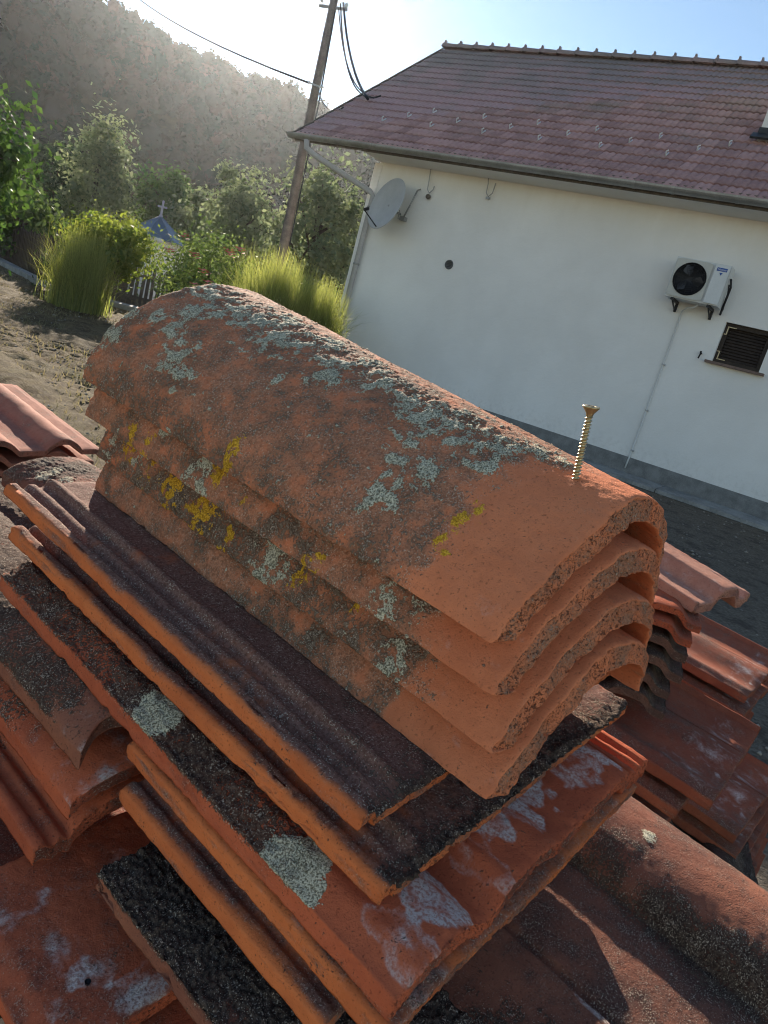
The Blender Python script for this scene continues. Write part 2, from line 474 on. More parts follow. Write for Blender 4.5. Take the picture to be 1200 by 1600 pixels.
# front wall with the window hole left open, then the other walls
WX0, WX1, WZ0, WZ1 = -0.61, 0.03, 1.965, 2.53
mb = MB()
zp, zt = 0.30, 3.90
xs = [XL, WX0, WX1, XR]; zs = [zp, WZ0, WZ1, zt]
for i in range(3):
    for k in range(3):
        if i == 1 and k == 1: continue
        mb.add([(xs[i], 0, zs[k]), (xs[i + 1], 0, zs[k]), (xs[i + 1], 0, zs[k + 1]), (xs[i], 0, zs[k + 1])], [(0, 1, 2, 3)])
for a, b in (((WX0, WZ0), (WX0, WZ1)), ((WX0, WZ1), (WX1, WZ1)), ((WX1, WZ1), (WX1, WZ0)), ((WX1, WZ0), (WX0, WZ0))):
    mb.add([(a[0], 0, a[1]), (b[0], 0, b[1]), (b[0], 0.22, b[1]), (a[0], 0.22, a[1])], [(0, 1, 2, 3)])
for x in (XL, XR):
    mb.add([(x, 0, zp), (x, DEP, zp), (x, DEP, zt), (x, YR, ZR - 0.25), (x, 0, zt)], [(0, 1, 2, 3, 4)])
mb.add([(XL, DEP, zp), (XR, DEP, zp), (XR, DEP, zt), (XL, DEP, zt)], [(0, 1, 2, 3)])
mb.build('wall', M_plaster, house)
mb = MB(); mb.box(((XL + XR) / 2, DEP / 2 - 0.0, 0.145), (XR - XL + 0.06, DEP + 0.06, 0.33)); mb.build('plinth', M_plinth, house)
# soffit and fascia
mb = MB(); mb.box(((XL + XR) / 2 + 0.1, -0.275, 3.915), (XR - XL + 0.2, 0.56, 0.03)); mb.build('soffit', M_plaster, house)
mb = MB(); mb.box((-0.1, -0.575, 3.985), (17.2, 0.03, 0.17)); mb.build('fascia', M_wood_grey, house)
# gutter: half round with joint bands
mb = MB(); n = 10
gx0, gx1 = -8.78, 8.6
def gut(mb, x0, x1, r, rin):
    P = []
    for x in (x0, x1):
        for rr in (r, rin):
            for k in range(n + 1):
                a = math.pi + math.pi * k / n
                P.append((x, -0.675 + rr * math.cos(a), 4.0 + rr * math.sin(a)))
    m = n + 1
    F = []
    for k in range(n):
        F += [(k, k + 1, 2 * m + k + 1, 2 * m + k), (m + k + 1, m + k, 3 * m + k, 3 * m + k + 1), (k + 1, k, m + k, m + k + 1), (2 * m + k, 2 * m + k + 1, 3 * m + k + 1, 3 * m + k)]
    F += [(0, 2 * m, 3 * m, m), (n, m + n, 3 * m + n, 2 * m + n)]
    mb.add(P, F, False)
gut(mb, gx0, gx1, 0.080, 0.076)
gut_o = mb.build('gutter', M_gutter, house)
for x in (-6.9, -5.0, -3.1, -2.3, -1.75, -0.9):
    mb = MB(); gut(mb, x - 0.02, x + 0.02, 0.086, 0.081); mb.build('joint_band', M_gutter, gut_o)
# downspout: slants back from the gutter end to the wall corner and drops
mb = MB()
mb.tube([(-8.35, -0.675, 3.93), (-8.33, -0.66, 3.80), (-8.20, -0.60, 3.72), (-7.12, -0.12, 3.36), (-7.06, -0.09, 3.30), (-7.06, -0.09, 0.2)], 0.05, 12)
ds = mb.build('downspout', M_pvc, house)
for z in (0.9, 2.1, 3.1):
    mb = MB(); mb.lathe([(0.051, -0.018), (0.058, -0.018), (0.058, 0.018), (0.051, 0.018)], (-7.06, -0.09, z), n=14); mb.box((-7.06, -0.025, z), (0.02, 0.05, 0.03)); mb.build('pipe_clip', M_gutter, ds)
mb = MB(); mb.box((-7.16, -0.012, 2.1), (0.16, 0.02, 3.55)); mb.build('corner_trim', M_plaster, house)
# window: dark shutter leaf with bright hinge straps, stone sill
win = MB()
win.box(((WX0 + WX1) / 2, 0.10, WZ0 + 0.03), (WX1 - WX0, 0.07, 0.06)); win.box(((WX0 + WX1) / 2, 0.10, WZ1 - 0.03), (WX1 - WX0, 0.07, 0.06))
win.box((WX0 + 0.03, 0.10, (WZ0 + WZ1) / 2), (0.06, 0.07, WZ1 - WZ0 - 0.12)); win.box((WX1 - 0.03, 0.10, (WZ0 + WZ1) / 2), (0.06, 0.07, WZ1 - WZ0 - 0.12))
win_o = win.build('window', M_wood_dark, house)
for k in range(11):
    mb = MB(); mb.box(((WX0 + WX1) / 2, 0.115, WZ0 + 0.08 + k * 0.041), (WX1 - WX0 - 0.122, 0.012, 0.036), Matrix.Rotation(rad(-28), 3, 'X')); mb.build('slat', M_wood_dark, win_o)
mb = MB(); mb.box(((WX0 + WX1) / 2, 0.15, (WZ0 + WZ1) / 2), (WX1 - WX0 - 0.01, 0.012, WZ1 - WZ0 - 0.01)); mb.build('back_panel', M_black, win_o)
for z, s in ((WZ1 - 0.055, -1), (WZ0 + 0.055, 1)):
    mb = MB(); mb.box((WX0 + 0.095, 0.061, z), (0.12, 0.008, 0.012)); mb.box((WX0 + 0.045, 0.062, z + s * 0.055), (0.014, 0.010, 0.11)); mb.box((WX0 + 0.03, 0.06, z + s * 0.105), (0.035, 0.012, 0.012)); mb.build('hinge_strap', M_brass, win_o)
mb = MB(); mb.box(((WX0 + WX1) / 2, -0.02, WZ0 - 0.016), (WX1 - WX0 + 0.16, 0.16, 0.034)); mb.build('sill', M_sill, win_o)

# roof deck, verge boards, tiles
RL = math.hypot(YR - YE, ZR - ZE)
def rp(x, s, h=0.0, back=False):
    """point on the front slope: s metres up from the eave, h above the deck"""
    y = YE + s * math.cos(SLOPE) - h * math.sin(SLOPE); z = ZE - 0.07 + s * math.sin(SLOPE) + h * math.cos(SLOPE)
    if back: y = 2 * YR - y
    return Vector((x, y, z))
RX0, RX1 = -8.72, 8.9
M_deck = plain('roof_deck_boards', (0.16, 0.13, 0.10), 0.9, 0, 0.3, 8, 0.3)
mb = MB()
for bk in (False, True):
    P = [rp(RX0, 0, 0, bk), rp(RX1, 0, 0, bk), rp(RX1, RL, 0, bk), rp(RX0, RL, 0, bk), rp(RX0, 0, -0.06, bk), rp(RX1, 0, -0.06, bk), rp(RX1, RL, -0.06, bk), rp(RX0, RL, -0.06, bk)]
    mb.add(P, [(0, 1, 2, 3), (7, 6, 5, 4), (0, 4, 5, 1), (2, 6, 7, 3), (1, 5, 6, 2), (0, 3, 7, 4)])
roof = mb.build('roof', M_deck, house)
mb = MB()
for bk in (False, True):
    P = [rp(RX0 - 0.03, -0.05, h, bk) for h in (-0.10, 0.07)] + [rp(RX0 - 0.03, RL, h, bk) for h in (-0.10, 0.07)]
    Q = [p + Vector((0.028, 0, 0)) for p in P]
    mb.add(P + Q, [(0, 1, 3, 2), (4, 6, 7, 5), (0, 4, 5, 1), (2, 3, 7, 6), (1, 5, 7, 3), (0, 2, 6, 4)])
mb.build('verge_board', M_wood_grey, roof)
# one clay tile: flat pan and a roll, with a thick lip
def roof_tile_mesh():
    W, Ln = 0.208, 0.395
    xs_ = np.linspace(0, W, 13)
    zt_ = 0.004 + 0.019 * np.abs(np.sin(np.pi * xs_ / 0.104)) ** 1.3
    V = []; F = []
    for y, dz in ((0, 0.030), (Ln, 0.0)):
        for x, z in zip(xs_, zt_): V.append((x, y, z + dz + 0.010))
    for x, z in zip(xs_, zt_): V.append((x, 0.004, z + 0.012))
    for x, z in zip(xs_, zt_): V.append((x, Ln, z - 0.008))
    m = 13
    for k in range(m - 1):
        F += [(k, k + 1, m + k + 1, m + k), (k + 1, k, 2 * m + k, 2 * m + k + 1), (2 * m + k + 1, 2 * m + k, 3 * m + k, 3 * m + k + 1)]
    F += [(0, m, 3 * m, 2 * m), (m - 1, 3 * m - 1, 4 * m - 1, 2 * m - 1)]
    return V, F
RT_V, RT_F = roof_tile_mesh()
rt_me = bpy.data.meshes.new('roof_tile'); rt_me.from_pydata(RT_V, [], RT_F); rt_me.polygons.foreach_set('use_smooth', [i % 3 == 0 for i in range(len(RT_F))]); rt_me.update()
t = NT('roof_clay'); v = t.geo()
oi = t.n('ShaderNodeObjectInfo')
n1 = t.noise(v, 1.1, 6, 0.7); n2 = t.noise(v, 9, 5, 0.7); n3 = t.noise(v, 60, 4, 0.7)
sz = t.n('ShaderNodeSeparateXYZ'); t.l(v, sz.inputs[0])
col = t.mix(t.ramp(t.math('ADD', t.math('MULTIPLY', n2, 0.7), t.math('MULTIPLY', oi.outputs['Random'], 0.3)), 0.25, 0.75), (0.25, 0.150, 0.150), (0.42, 0.265, 0.26))
old = t.ramp(t.math('ADD', t.math('ADD', n1, t.math('MULTIPLY', n3, 0.5)), t.math('MULTIPLY', sz.outputs[2], 0.13)), 1.36, 1.75)
col = t.mix(t.math('MULTIPLY', old, 0.85), col, t.mix(t.ramp(n3, 0.35, 0.65), (0.11, 0.098, 0.09), (0.28, 0.255, 0.23)))
t.bsdf(col, 0.62, 0.4, 0, t.math('ADD', n3, n2), 0.3, 0.004)
M_rooftile = t.m
rt_me.materials.append(M_rooftile)
NR, NC = 17, int((RX1 - RX0) / 0.205)
EX = RL / 16.8
cells = []
for r_ in range(NR):
    for k in range(NC):
        x = RX0 + 0.01 + k * 0.205; s_ = -0.045 + r_ * EX
        p = rp(x + 0.1, s_ + 0.15)
        wx = HP[0] + HX[0] * p.x + HY[0] * p.y; wy = HP[1] + HX[1] * p.x + HY[1] * p.y
        d = math.sqrt(wx * wx + wy * wy + (p.z - CAM_H) ** 2)
        lim = -0.35 - 1.75 * (r_ / 16)       # columns the picture still shows on this course
        cells.append((d if x < lim else d + 100, r_, k, x, s_))
cells.sort()
Rm = Matrix.Rotation(SLOPE - math.atan2(0.030, 0.395) * 0, 3, 'X')
rest = MB()
rr_ = random.Random(4)
for i, (d, r_, k, x, s_) in enumerate(cells):
    Mx = Matrix.Translation(rp(x, s_, 0.012 + rr_.uniform(0, 0.004))) @ (Rm @ Matrix.Rotation(rr_.uniform(-0.012, 0.012), 3, 'Z')).to_4x4()
    if i < 300:
        o = bpy.data.objects.new('roof_tile', rt_me); COL.objects.link(o); o.parent = roof; o.matrix_local = Mx
    else:
        rest.add([Mx @ Vector(v_) for v_ in RT_V], RT_F, False)
o = rest.build('roof_tiles_beyond', M_rooftile, roof); o['kind'] = 'stuff'
mb = MB()      # the far slope, out of sight, one plain covering
mb.add([rp(RX0, -0.05, 0.03, True), rp(RX1, -0.05, 0.03, True), rp(RX1, RL, 0.03, True), rp(RX0, RL, 0.03, True)], [(0, 1, 2, 3)])
mb.build('rear_slope', M_rooftile, roof)
# ridge tiles, each overlapping the next with a raised collar
def ridge_tile_mesh():
    mb = MB(); nseg = 10
    st = [(0.0, 0.125), (0.045, 0.125), (0.05, 0.112), (0.40, 0.10)]
    P = []
    for xx, r in st:
        for k in range(nseg + 1):
            a = math.pi * k / nseg
            P.append((xx, r * math.cos(a), r * math.sin(a) * 0.95))
    m = nseg + 1
    F = [(i * m + k, i * m + k + 1, (i + 1) * m + k + 1, (i + 1) * m + k) for i in range(3) for k in range(nseg)]
    F.append(tuple(range(m))[::-1])
    mb.add(P, F, True); mb.box((0.012, 0, 0.135), (0.03, 0.07, 0.05))
    return mb.mesh('ridge_tile')
rg_me = ridge_tile_mesh(); rg_me.materials.append(M_rooftile)
for k in range(19):
    o = bpy.data.objects.new('ridge_tile', rg_me); COL.objects.link(o); o.parent = roof
    o.location = (RX0 - 0.02 + k * 0.385, YR, ZR - 0.01)
    o.scale = (1, 1, 1)
mb = MB(); mb.tube([(RX0 + 19 * 0.385, YR, ZR), (RX1, YR, ZR)], 0.11, 10); mb.build('ridge_run_beyond', M_rooftile, roof)
# snow guards: two staggered rows of pale hooks
for row, off in ((3, 0.0), (4, 0.35), (5, 0.7)):
    for k in range(7):
        x = -7.4 + off + k * 1.03
        if x > -1.3: continue
        p = rp(x, row * EX + 0.02, 0.07)
        mb = MB(); mb.tube([p + Vector((0, 0.10, 0.075)), p, p + Vector((0, -0.02, 0.06)), p + Vector((0.03, -0.02, 0.075))], 0.011, 6); mb.build('snow_guard', M_white_paint, roof)
# chimney at the right
mb = MB(); mb.box((-0.95, 1.12, 6.3), (0.62, 0.6, 3.0)); ch = mb.build('chimney', M_plaster, house)
mb = MB(); mb.box((-0.95, 1.12, 7.83), (0.74, 0.72, 0.09)); mb.build('chimney_cap', M_concrete, ch)
mb = MB(); mb.box((-0.95, 0.74, 5.20), (0.78, 0.16, 0.03), Matrix.Rotation(SLOPE, 3, 'X')); mb.box((-0.95, 0.81, 5.27), (0.66, 0.012, 0.14)); mb.build('flashing', plain('lead_flashing', (0.05, 0.052, 0.055), 0.5, 0.5), ch)
# concrete apron along the wall
mb = MB()
for k in range(9):
    x0 = -8.2 + k * 1.9
    P = [Vector((x0 + 0.006, -0.62, 0.0)), Vector((x0 + 1.894, -0.62, 0.0)), Vector((x0 + 1.894, -0.035, 0.0)), Vector((x0 + 0.006, -0.035, 0.0))]
    Q = [p + Vector((0, 0, 0.05 if p.y < -0.3 else 0.075)) for p in P]
    m2 = MB(); m2.add(P + Q, [(4, 5, 6, 7), (0, 1, 5, 4), (1, 2, 6, 5), (3, 0, 4, 7)])
    if k == 0:
        apron = m2.build('pavement', M_concrete); apron.location = house.location; apron.rotation_euler = house.rotation_euler; tag(apron, kind='structure')
    else:
        m2.build('slab', M_concrete, apron)

def on_house(name, parent=None):
    return empty(name, house.location, -YAW)

# air conditioner outdoor unit
ac = on_house('air_conditioner')
tag(ac, 'white outdoor air conditioner unit bracketed high on the white wall', 'air conditioner')
ax0, ax1, az0, az1 = -1.46, -0.72, 2.655, 3.20
yf, yb = -0.42, -0.10
mb = MB(); cx_ = (ax0 + ax1) / 2; cz_ = (az0 + az1) / 2
mb.box((cx_, (yf + yb) / 2 + 0.01, cz_), (ax1 - ax0, yb - yf - 0.02, az1 - az0)); body = mb.build('casing', M_white_paint, ac)
mb = MB()
fx, fz, fr = ax0 + 0.26, cz_, 0.222
for k in range(32):      # front panel with a round opening
    a0, a1 = 2 * math.pi * k / 32, 2 * math.pi * (k + 1) / 32
    def sq(a):
        c_, s_ = math.cos(a), math.sin(a); m = max(abs(c_) / 0.245, abs(s_) / 0.258); return (fx + c_ / m, yf - 0.004, fz + s_ / m)
    mb.add([(fx + fr * math.cos(a0), yf - 0.004, fz + fr * math.sin(a0)), (fx + fr * math.cos(a1), yf - 0.004, fz + fr * math.sin(a1)), sq(a1), sq(a0)], [(0, 1, 2, 3)])
mb.build('front_panel', M_cream, ac)
mb = MB(); mb.lathe([(0.0, -0.003), (fr, -0.003), (fr, 0.012)], (fx, yf + 0.010, fz), Matrix.Rotation(rad(90), 3, 'X'), 32); mb.build('fan_well', M_black, ac)
mb = MB()
for k in range(3):
    Mb = Matrix.Rotation(rad(120 * k + 25), 3, 'Y')
    P = [Vector((0.03, 0, 0.0)), Vector((0.16, 0.03, -0.03)), Vector((0.19, -0.012, 0.07)), Vector((0.10, -0.02, 0.11))]
    mb.add([Mb @ p + Vector((fx, yf + 0.004 - 0.008, fz)) for p in P], [(0, 1, 2, 3)])
mb.build('fan', plain('fan_grey', (0.035, 0.035, 0.038), 0.4), ac)
grille = MB()
for r in np.linspace(0.045, 0.22, 8):
    pts = [(fx + r * math.cos(2 * math.pi * k / 36), yf - 0.012, fz + r * math.sin(2 * math.pi * k / 36)) for k in range(37)]
    grille.tube(pts, 0.0035, 4, False)
for k in range(12):
    a = 2 * math.pi * k / 12
    grille.tube([(fx + 0.04 * math.cos(a), yf - 0.014, fz + 0.04 * math.sin(a)), (fx + 0.225 * math.cos(a), yf - 0.014, fz + 0.225 * math.sin(a))], 0.0035, 4)
grille.build('fan_grille', M_black, ac)
mb = MB(); mb.box((ax1 - 0.105, yf - 0.006, cz_), (0.195, 0.012, az1 - az0 - 0.03)); mb.build('side_panel', M_white_paint, ac)
mb = MB(); mb.box((ax1 - 0.105, yf - 0.014, az1 - 0.075), (0.135, 0.004, 0.045)); badge = mb.build('badge', M_blue, ac)
cu = bpy.data.curves.new('lettering', 'FONT'); cu.body = 'Hisense'; cu.size = 0.036; cu.align_x = 'CENTER'; cu.align_y = 'CENTER'; cu.extrude = 0.0006
to = bpy.data.objects.new('lettering_text', cu); COL.objects.link(to)
dg = bpy.context.evaluated_depsgraph_get(); lm = bpy.data.meshes.new_from_object(to.evaluated_get(dg)); bpy.data.objects.remove(to)
lo = obj('lettering', lm, M_letter, badge); lo.location = (ax1 - 0.105, yf - 0.0175, az1 - 0.076); lo.rotation_euler = (rad(90), 0, 0)
mb = MB(); mb.prism([(-0.022, 0.018), (0.022, 0.018), (0.0, -0.018)], 0.003, Matrix.Rotation(rad(90), 3, 'X'), (ax1 - 0.105, yf - 0.013, az1 - 0.135)); mb.build('emblem', M_blue, ac)
for x in (ax0 + 0.12, ax1 - 0.12):
    mb = MB(); mb.box((x, -0.22, az0 - 0.022), (0.035, 0.44, 0.035)); mb.box((x, -0.02, az0 - 0.085), (0.035, 0.035, 0.13)); mb.tube([(x, -0.36, az0 - 0.035), (x, -0.03, az0 - 0.14)], 0.012, 6); mb.build('bracket', M_black, ac)
mb = MB(); mb.tube([(ax1 + 0.02, -0.30, 3.05), (ax1 + 0.045, -0.24, 2.95), (ax1 + 0.035, -0.20, 2.82), (ax1 + 0.02, -0.14, 2.70), (ax1 + 0.0, -0.03, 2.60)], 0.016, 6); mb.tube([(ax1 + 0.015, -0.26, 2.98), (ax1 + 0.03, -0.2, 2.86), (ax1 + 0.02, -0.08, 2.66)], 0.010, 6); mb.build('pipe_bundle', M_black, ac)
mb = MB(); mb.tube([(-1.0, -0.26, 2.64), (-1.05, -0.24, 2.595), (-1.16, -0.14, 2.585), (-1.225, -0.05, 2.54), (-1.235, -0.022, 2.48), (-1.235, -0.022, 1.3), (-1.235, -0.022, 0.36), (-1.235, -0.05, 0.14)], 0.013, 8)
dp = mb.build('drain_pipe', M_white_paint, ac)
for z in (0.42, 1.05, 1.75):
    mb = MB(); mb.box((-1.225, -0.022, z), (0.045, 0.04, 0.022)); mb.build('pipe_clip', M_greymetal, dp)

# satellite dish on its arm
dish = on_house('satellite_dish')
tag(dish, 'pale grey satellite dish on a wall arm beside the downspout', 'satellite dish')
dc = Vector((-6.50, -0.42, 3.16))
Nd = Vector((-0.36, -0.91, 0.22)).normalized()
Md = Nd.to_track_quat('Z', 'Y').to_matrix()
mb = MB(); mb.lathe([(0.0, -0.07), (0.17, -0.062), (0.34, -0.038), (0.46, 0.0), (0.466, 0.004), (0.46, 0.008), (0.34, -0.028), (0.17, -0.052), (0.0, -0.058)], dc, Md, 32); mb.build('reflector', plain('dish_grey', (0.44, 0.44, 0.43), 0.55, 0, 0.08, 6, 0.03), dish)
mb = MB(); mb.tube([dc - Nd * 0.05, dc - Nd * 0.12 + Vector((0, 0.05, -0.05)), Vector((-6.45, -0.12, 3.10)), Vector((-6.45, 0.0, 3.10))], 0.02, 8); mb.build('wall_arm', M_gutter, dish)
lnb = dc + Nd * 0.36 + Vector((-0.02, -0.05, -0.30))
mb = MB(); mb.tube([dc + Md @ Vector((0, -0.42, -0.01)), lnb], 0.011, 6); mb.tube([lnb, lnb + (dc - lnb).normalized() * 0.09], 0.028, 8); mb.build('receiver_arm', M_black, dish)
mb = MB(); mb.box((-6.30, -0.10, 3.02), (0.10, 0.10, 0.07)); mb.tube([(-6.30, -0.10, 3.05), (-6.22, -0.12, 3.25), (-6.16, -0.10, 3.52), (-6.16, -0.02, 3.56)], 0.014, 6); mb.tube([(-6.42, -0.1, 3.15), (-6.38, -0.14, 3.0), (-6.32, -0.1, 3.0)], 0.008, 6); mb.build('rear_mast', M_gutter, dish)

# two small cable loops under the eave, a round vent, a hook
for i, (x, z0, lab) in enumerate(((-5.95, 3.52, 'thin cable loop with round ball end hanging under the eave nearest the dish'), (-4.82, 3.62, 'empty wire bracket loop hanging under the eave right of the ball ended cable'))):
    h = on_house('cable_loop'); tag(h, lab, 'cable')
    mb = MB(); mb.tube([(x - 0.09, -0.05, 3.90), (x - 0.06, -0.06, z0 + 0.2), (x - 0.05, -0.05, z0 + 0.05), (x, -0.045, z0), (x + 0.06, -0.05, z0 + 0.06), (x + 0.07, -0.05, z0 + (0.12 if i == 0 else 0.22))], 0.009, 6); mb.build('cable', M_greymetal, h)
    if i == 0:
        mb = MB(); mb.lathe([(0.0, -0.045), (0.035, -0.03), (0.047, 0.0), (0.035, 0.03), (0.0, 0.045)], (x, -0.05, z0 - 0.06), None, 12); mb.build('ball_end', M_wood_grey, h)
    else:
        mb = MB(); mb.box((x, -0.045, z0 - 0.02), (0.07, 0.03, 0.03)); mb.build('clamp', M_greymetal, h)
vent = on_house('vent_cover'); tag(vent, 'round grey vent cover on the white wall below the dish', 'vent')
Mv = Matrix.Rotation(rad(90), 3, 'X')
mb = MB(); mb.lathe([(0.0, 0.012), (0.055, 0.012), (0.062, 0.02), (0.075, 0.02), (0.08, 0.0)], (-5.21, -0.002, 2.455), Mv, 24); mb.build('rim', plain('vent_grey', (0.10, 0.10, 0.10), 0.6), vent)
mb = MB()
for k in range(4): mb.box((-5.21, -0.018, 2.42 + k * 0.024), (0.10, 0.006, 0.007))
mb.build('louvre', M_black, vent)
hk = on_house('wall_hook'); tag(hk, 'small dark shutter hook on the wall left of the window', 'hook')
mb = MB(); mb.tube([(-0.78, 0.0, 2.03), (-0.78, -0.05, 2.03), (-0.785, -0.06, 2.06)], 0.014, 6); mb.tube([(-0.78, -0.05, 2.03), (-0.79, -0.055, 1.955)], 0.012, 6); mb.build('pin', M_black, hk)

# ================================================================== VILLAGE BEHIND: pole, cables, chapel, fences
pole = empty('utility_pole', (-4.05, 18.56, 0))
tag(pole, 'tall weathered wooden utility pole behind the corner of the roof', 'utility pole')
mb = MB(); mb.tube([(0.02, 0, 0), (-0.02, 0, 2.5), (-0.08, -0.01, 5.0), (-0.12, -0.02, 7.75)], [0.125, 0.115, 0.10, 0.088], 14); mb.build('shaft', M_pole_wood, pole)
mb = MB(); mb.tube([(-0.42, -0.03, 7.45), (0.22, -0.03, 7.52)], 0.035, 8); mb.build('crossarm', M_greymetal, pole)
for x in (-0.38, -0.12, 0.18):
    mb = MB(); mb.lathe([(0.012, 0.0), (0.045, 0.02), (0.03, 0.05), (0.045, 0.08), (0.025, 0.12), (0.0, 0.125)], (x, -0.03, 7.52 + 0.0 * x), None, 12); mb.build('insulator', M_white_paint, pole)
mb = MB(); mb.tube([(-0.22, -0.16, 5.9), (-0.25, -0.18, 5.85), (0.05, -0.18, 5.82), (0.1, -0.1, 5.86)], 0.02, 6); mb.build('cable_clamp', M_greymetal, pole)
mb = MB(); mb.tube([(0.13, -0.05, 0.5), (0.12, -0.06, 2.9), (0.06, -0.08, 5.6), (-0.02, -0.12, 7.4)], 0.018, 6); mb.build('riser_conduit', M_black, pole)
def cable(a, b, sag, r, label):
    a, b = Vector(a), Vector(b)
    pts = [a.lerp(b, k / 14) - Vector((0, 0, 4 * sag * (k / 14) * (1 - k / 14))) for k in range(15)]
    mb = MB(); mb.tube(pts, r, 6)
    tag(mb.build('overhead_cable', M_black), label, 'cable', 'overhead cables')
pt = Vector((-4.05, 18.56, 0))
cable(pt + Vector((-0.25, -0.05, 5.87)), (-26.0, 52.0, 17.2), 0.5, 0.022, 'single overhead cable running left from the pole into the sky')
def hw(x, y, z): return (HP[0] + HX[0] * x + HY[0] * y, HP[1] + HX[1] * x + HY[1] * y, z)
cable(pt + Vector((0.10, -0.05, 7.62)), hw(-8.0, 0.3, 5.0), 0.25, 0.026, 'thick overhead cable from the pole top down to the roof')
cable(pt + Vector((0.04, -0.03, 7.6)), hw(-7.85, 0.45, 5.12), 0.62, 0.016, 'slack thin overhead cable hanging below the thick one')
cable(pt + Vector((0.02, -0.03, 7.5)), hw(-7.95, 0.4, 5.06), 0.42, 0.013, 'thin overhead cable between the thick and the slack one')
cable(pt + Vector((-0.05, -0.1, 5.85)), hw(-8.35, 0.1, 4.75), 0.22, 0.014, 'short low cable from the pole clamp to the roof edge')

M_slate = plain('blue_grey_sheet_roof', (0.13, 0.17, 0.22), 0.4, 0.5, 0.15, 4, 0.05)
chapel = empty('wayside_chapel', (-8.6, 22.4, 0), rad(-20))
tag(chapel, 'tiny white chapel with pointed blue grey metal roof and cross', 'chapel')
mb = MB(); mb.box((0, 0, 0.86), (1.25, 1.25, 1.72)); mb.build('wall', M_plaster, chapel)
mb = MB(); mb.box((0, 0, 1.70), (1.42, 1.42, 0.09)); mb.build('cornice', M_plaster, chapel)
mb = MB(); N8 = 8
P = [(0.98 * math.cos(2 * math.pi * (k + 0.5) / N8), 0.98 * math.sin(2 * math.pi * (k + 0.5) / N8), 1.72) for k in range(N8)] + [(0.80 * math.cos(2 * math.pi * (k + 0.5) / N8) * 0.55, 0.80 * math.sin(2 * math.pi * (k + 0.5) / N8) * 0.55, 2.08) for k in range(N8)] + [(0, 0, 2.38)]
mb.add(P, [(k, (k + 1) % N8, N8 + (k + 1) % N8, N8 + k) for k in range(N8)] + [(N8 + k, N8 + (k + 1) % N8, 2 * N8) for k in range(N8)] + [tuple(range(N8))[::-1]])
cr = mb.build('roof', M_slate, chapel)
for k in range(N8):
    mb = MB(); mb.tube([P[k], P[N8 + k], P[2 * N8]], 0.014, 5); mb.build('seam', M_slate, cr)
mb = MB()
for (c_, d_) in (((0, 0, 2.56), (0.05, 0.04, 0.42)), ((0, 0, 2.63), (0.26, 0.042, 0.05))): mb.box(c_, d_)
for (c_) in ((0, 0, 2.78), (-0.14, 0, 2.63), (0.14, 0, 2.63)): mb.lathe([(0, -0.035), (0.028, -0.02), (0.036, 0), (0.028, 0.02), (0, 0.035)], c_, None, 8)
mb.lathe([(0.05, 2.34), (0.06, 2.38), (0.03, 2.42), (0, 2.43)], (0, 0, 0), None, 10)
mb.build('cross', M_greymetal, chapel)

def picket_fence(name, a, b, h, label, mat, gap=0.115, w=0.075, rails=(0.25, 0.8), jit=0.02, lean=0.0):
    a, b = Vector((*a, 0)), Vector((*b, 0)); d = b - a; L_ = d.length; ang = math.atan2(d.y, d.x)
    root = empty(name, a, ang); tag(root, label, 'fence')
    for f in rails:
        mb = MB(); mb.box((L_ / 2, 0.02, h * f), (L_, 0.03, 0.06)); mb.build('rail', mat, root)
    me = None
    n_ = int(L_ / gap)
    for k in range(n_):
        if me is None:
            mb = MB(); mb.prism([(-w / 2, 0), (w / 2, 0), (w / 2, 1.0), (0, 1.06), (-w / 2, 1.0)], 0.018, Matrix.Rotation(rad(90), 3, 'X')); me = mb.mesh('picket'); me.materials.append(mat)
        o = bpy.data.objects.new('picket', me); COL.objects.link(o); o.parent = root
        o.location = (k * gap + 0.05, -0.005, 0.04 + random.uniform(-jit, jit)); o.scale = (1, 1, h * random.uniform(0.96, 1.03)); o.rotation_euler = (0, random.uniform(-0.03, 0.03) + lean, 0)
    for k in range(int(L_ / 2.2) + 1):
        mb = MB(); mb.box((min(k * 2.2 + 0.02, L_), 0.075, h * 0.5), (0.09, 0.09, h * 1.05)); mb.build('post', mat, root)
    return root
picket_fence('slat_fence', (-15.0, 24.2), (-8.35, 16.5), 0.95, 'dark plank fence along the left edge of the yard', M_wood_dark, 0.16, 0.12)
picket_fence('picket_fence', (-7.6, 17.4), (-4.4, 18.3), 0.92, 'grey picket fence behind the rose bush', M_wood_grey)
mb = MB()
gate = picket_fence('garden_gate', (-7.75, 16.55), (-6.75, 16.95), 0.85, 'small picket garden gate beside the round shrub', M_wood_grey, 0.11, 0.06)
gate['category'] = 'gate'
kerb = MB()
dk = Vector((-8.0, 15.7, 0)) - Vector((-15.0, 23.6, 0)); ak = math.atan2(dk.y, dk.x)
for k in range(7):
    m2 = MB(); m2.box((0.75 + k * 1.5, 0, 0.05), (1.48, 0.28, 0.12))
    if k == 0:
        kerb_o = m2.build('kerb', M_concrete); kerb_o.location = (-15.0, 23.6, 0); kerb_o.rotation_euler = (0, 0, ak); tag(kerb_o, kind='structure')
    else: m2.build('kerb_stone', M_concrete, kerb_o)
mb = MB(); mb.box((0, 0, 0.05), (1.1, 0.55, 0.11)); st_o = mb.build('path', M_concrete); st_o.location = (-6.95, 16.2, 0); st_o.rotation_euler = (0, 0, 0.35); tag(st_o, kind='structure')

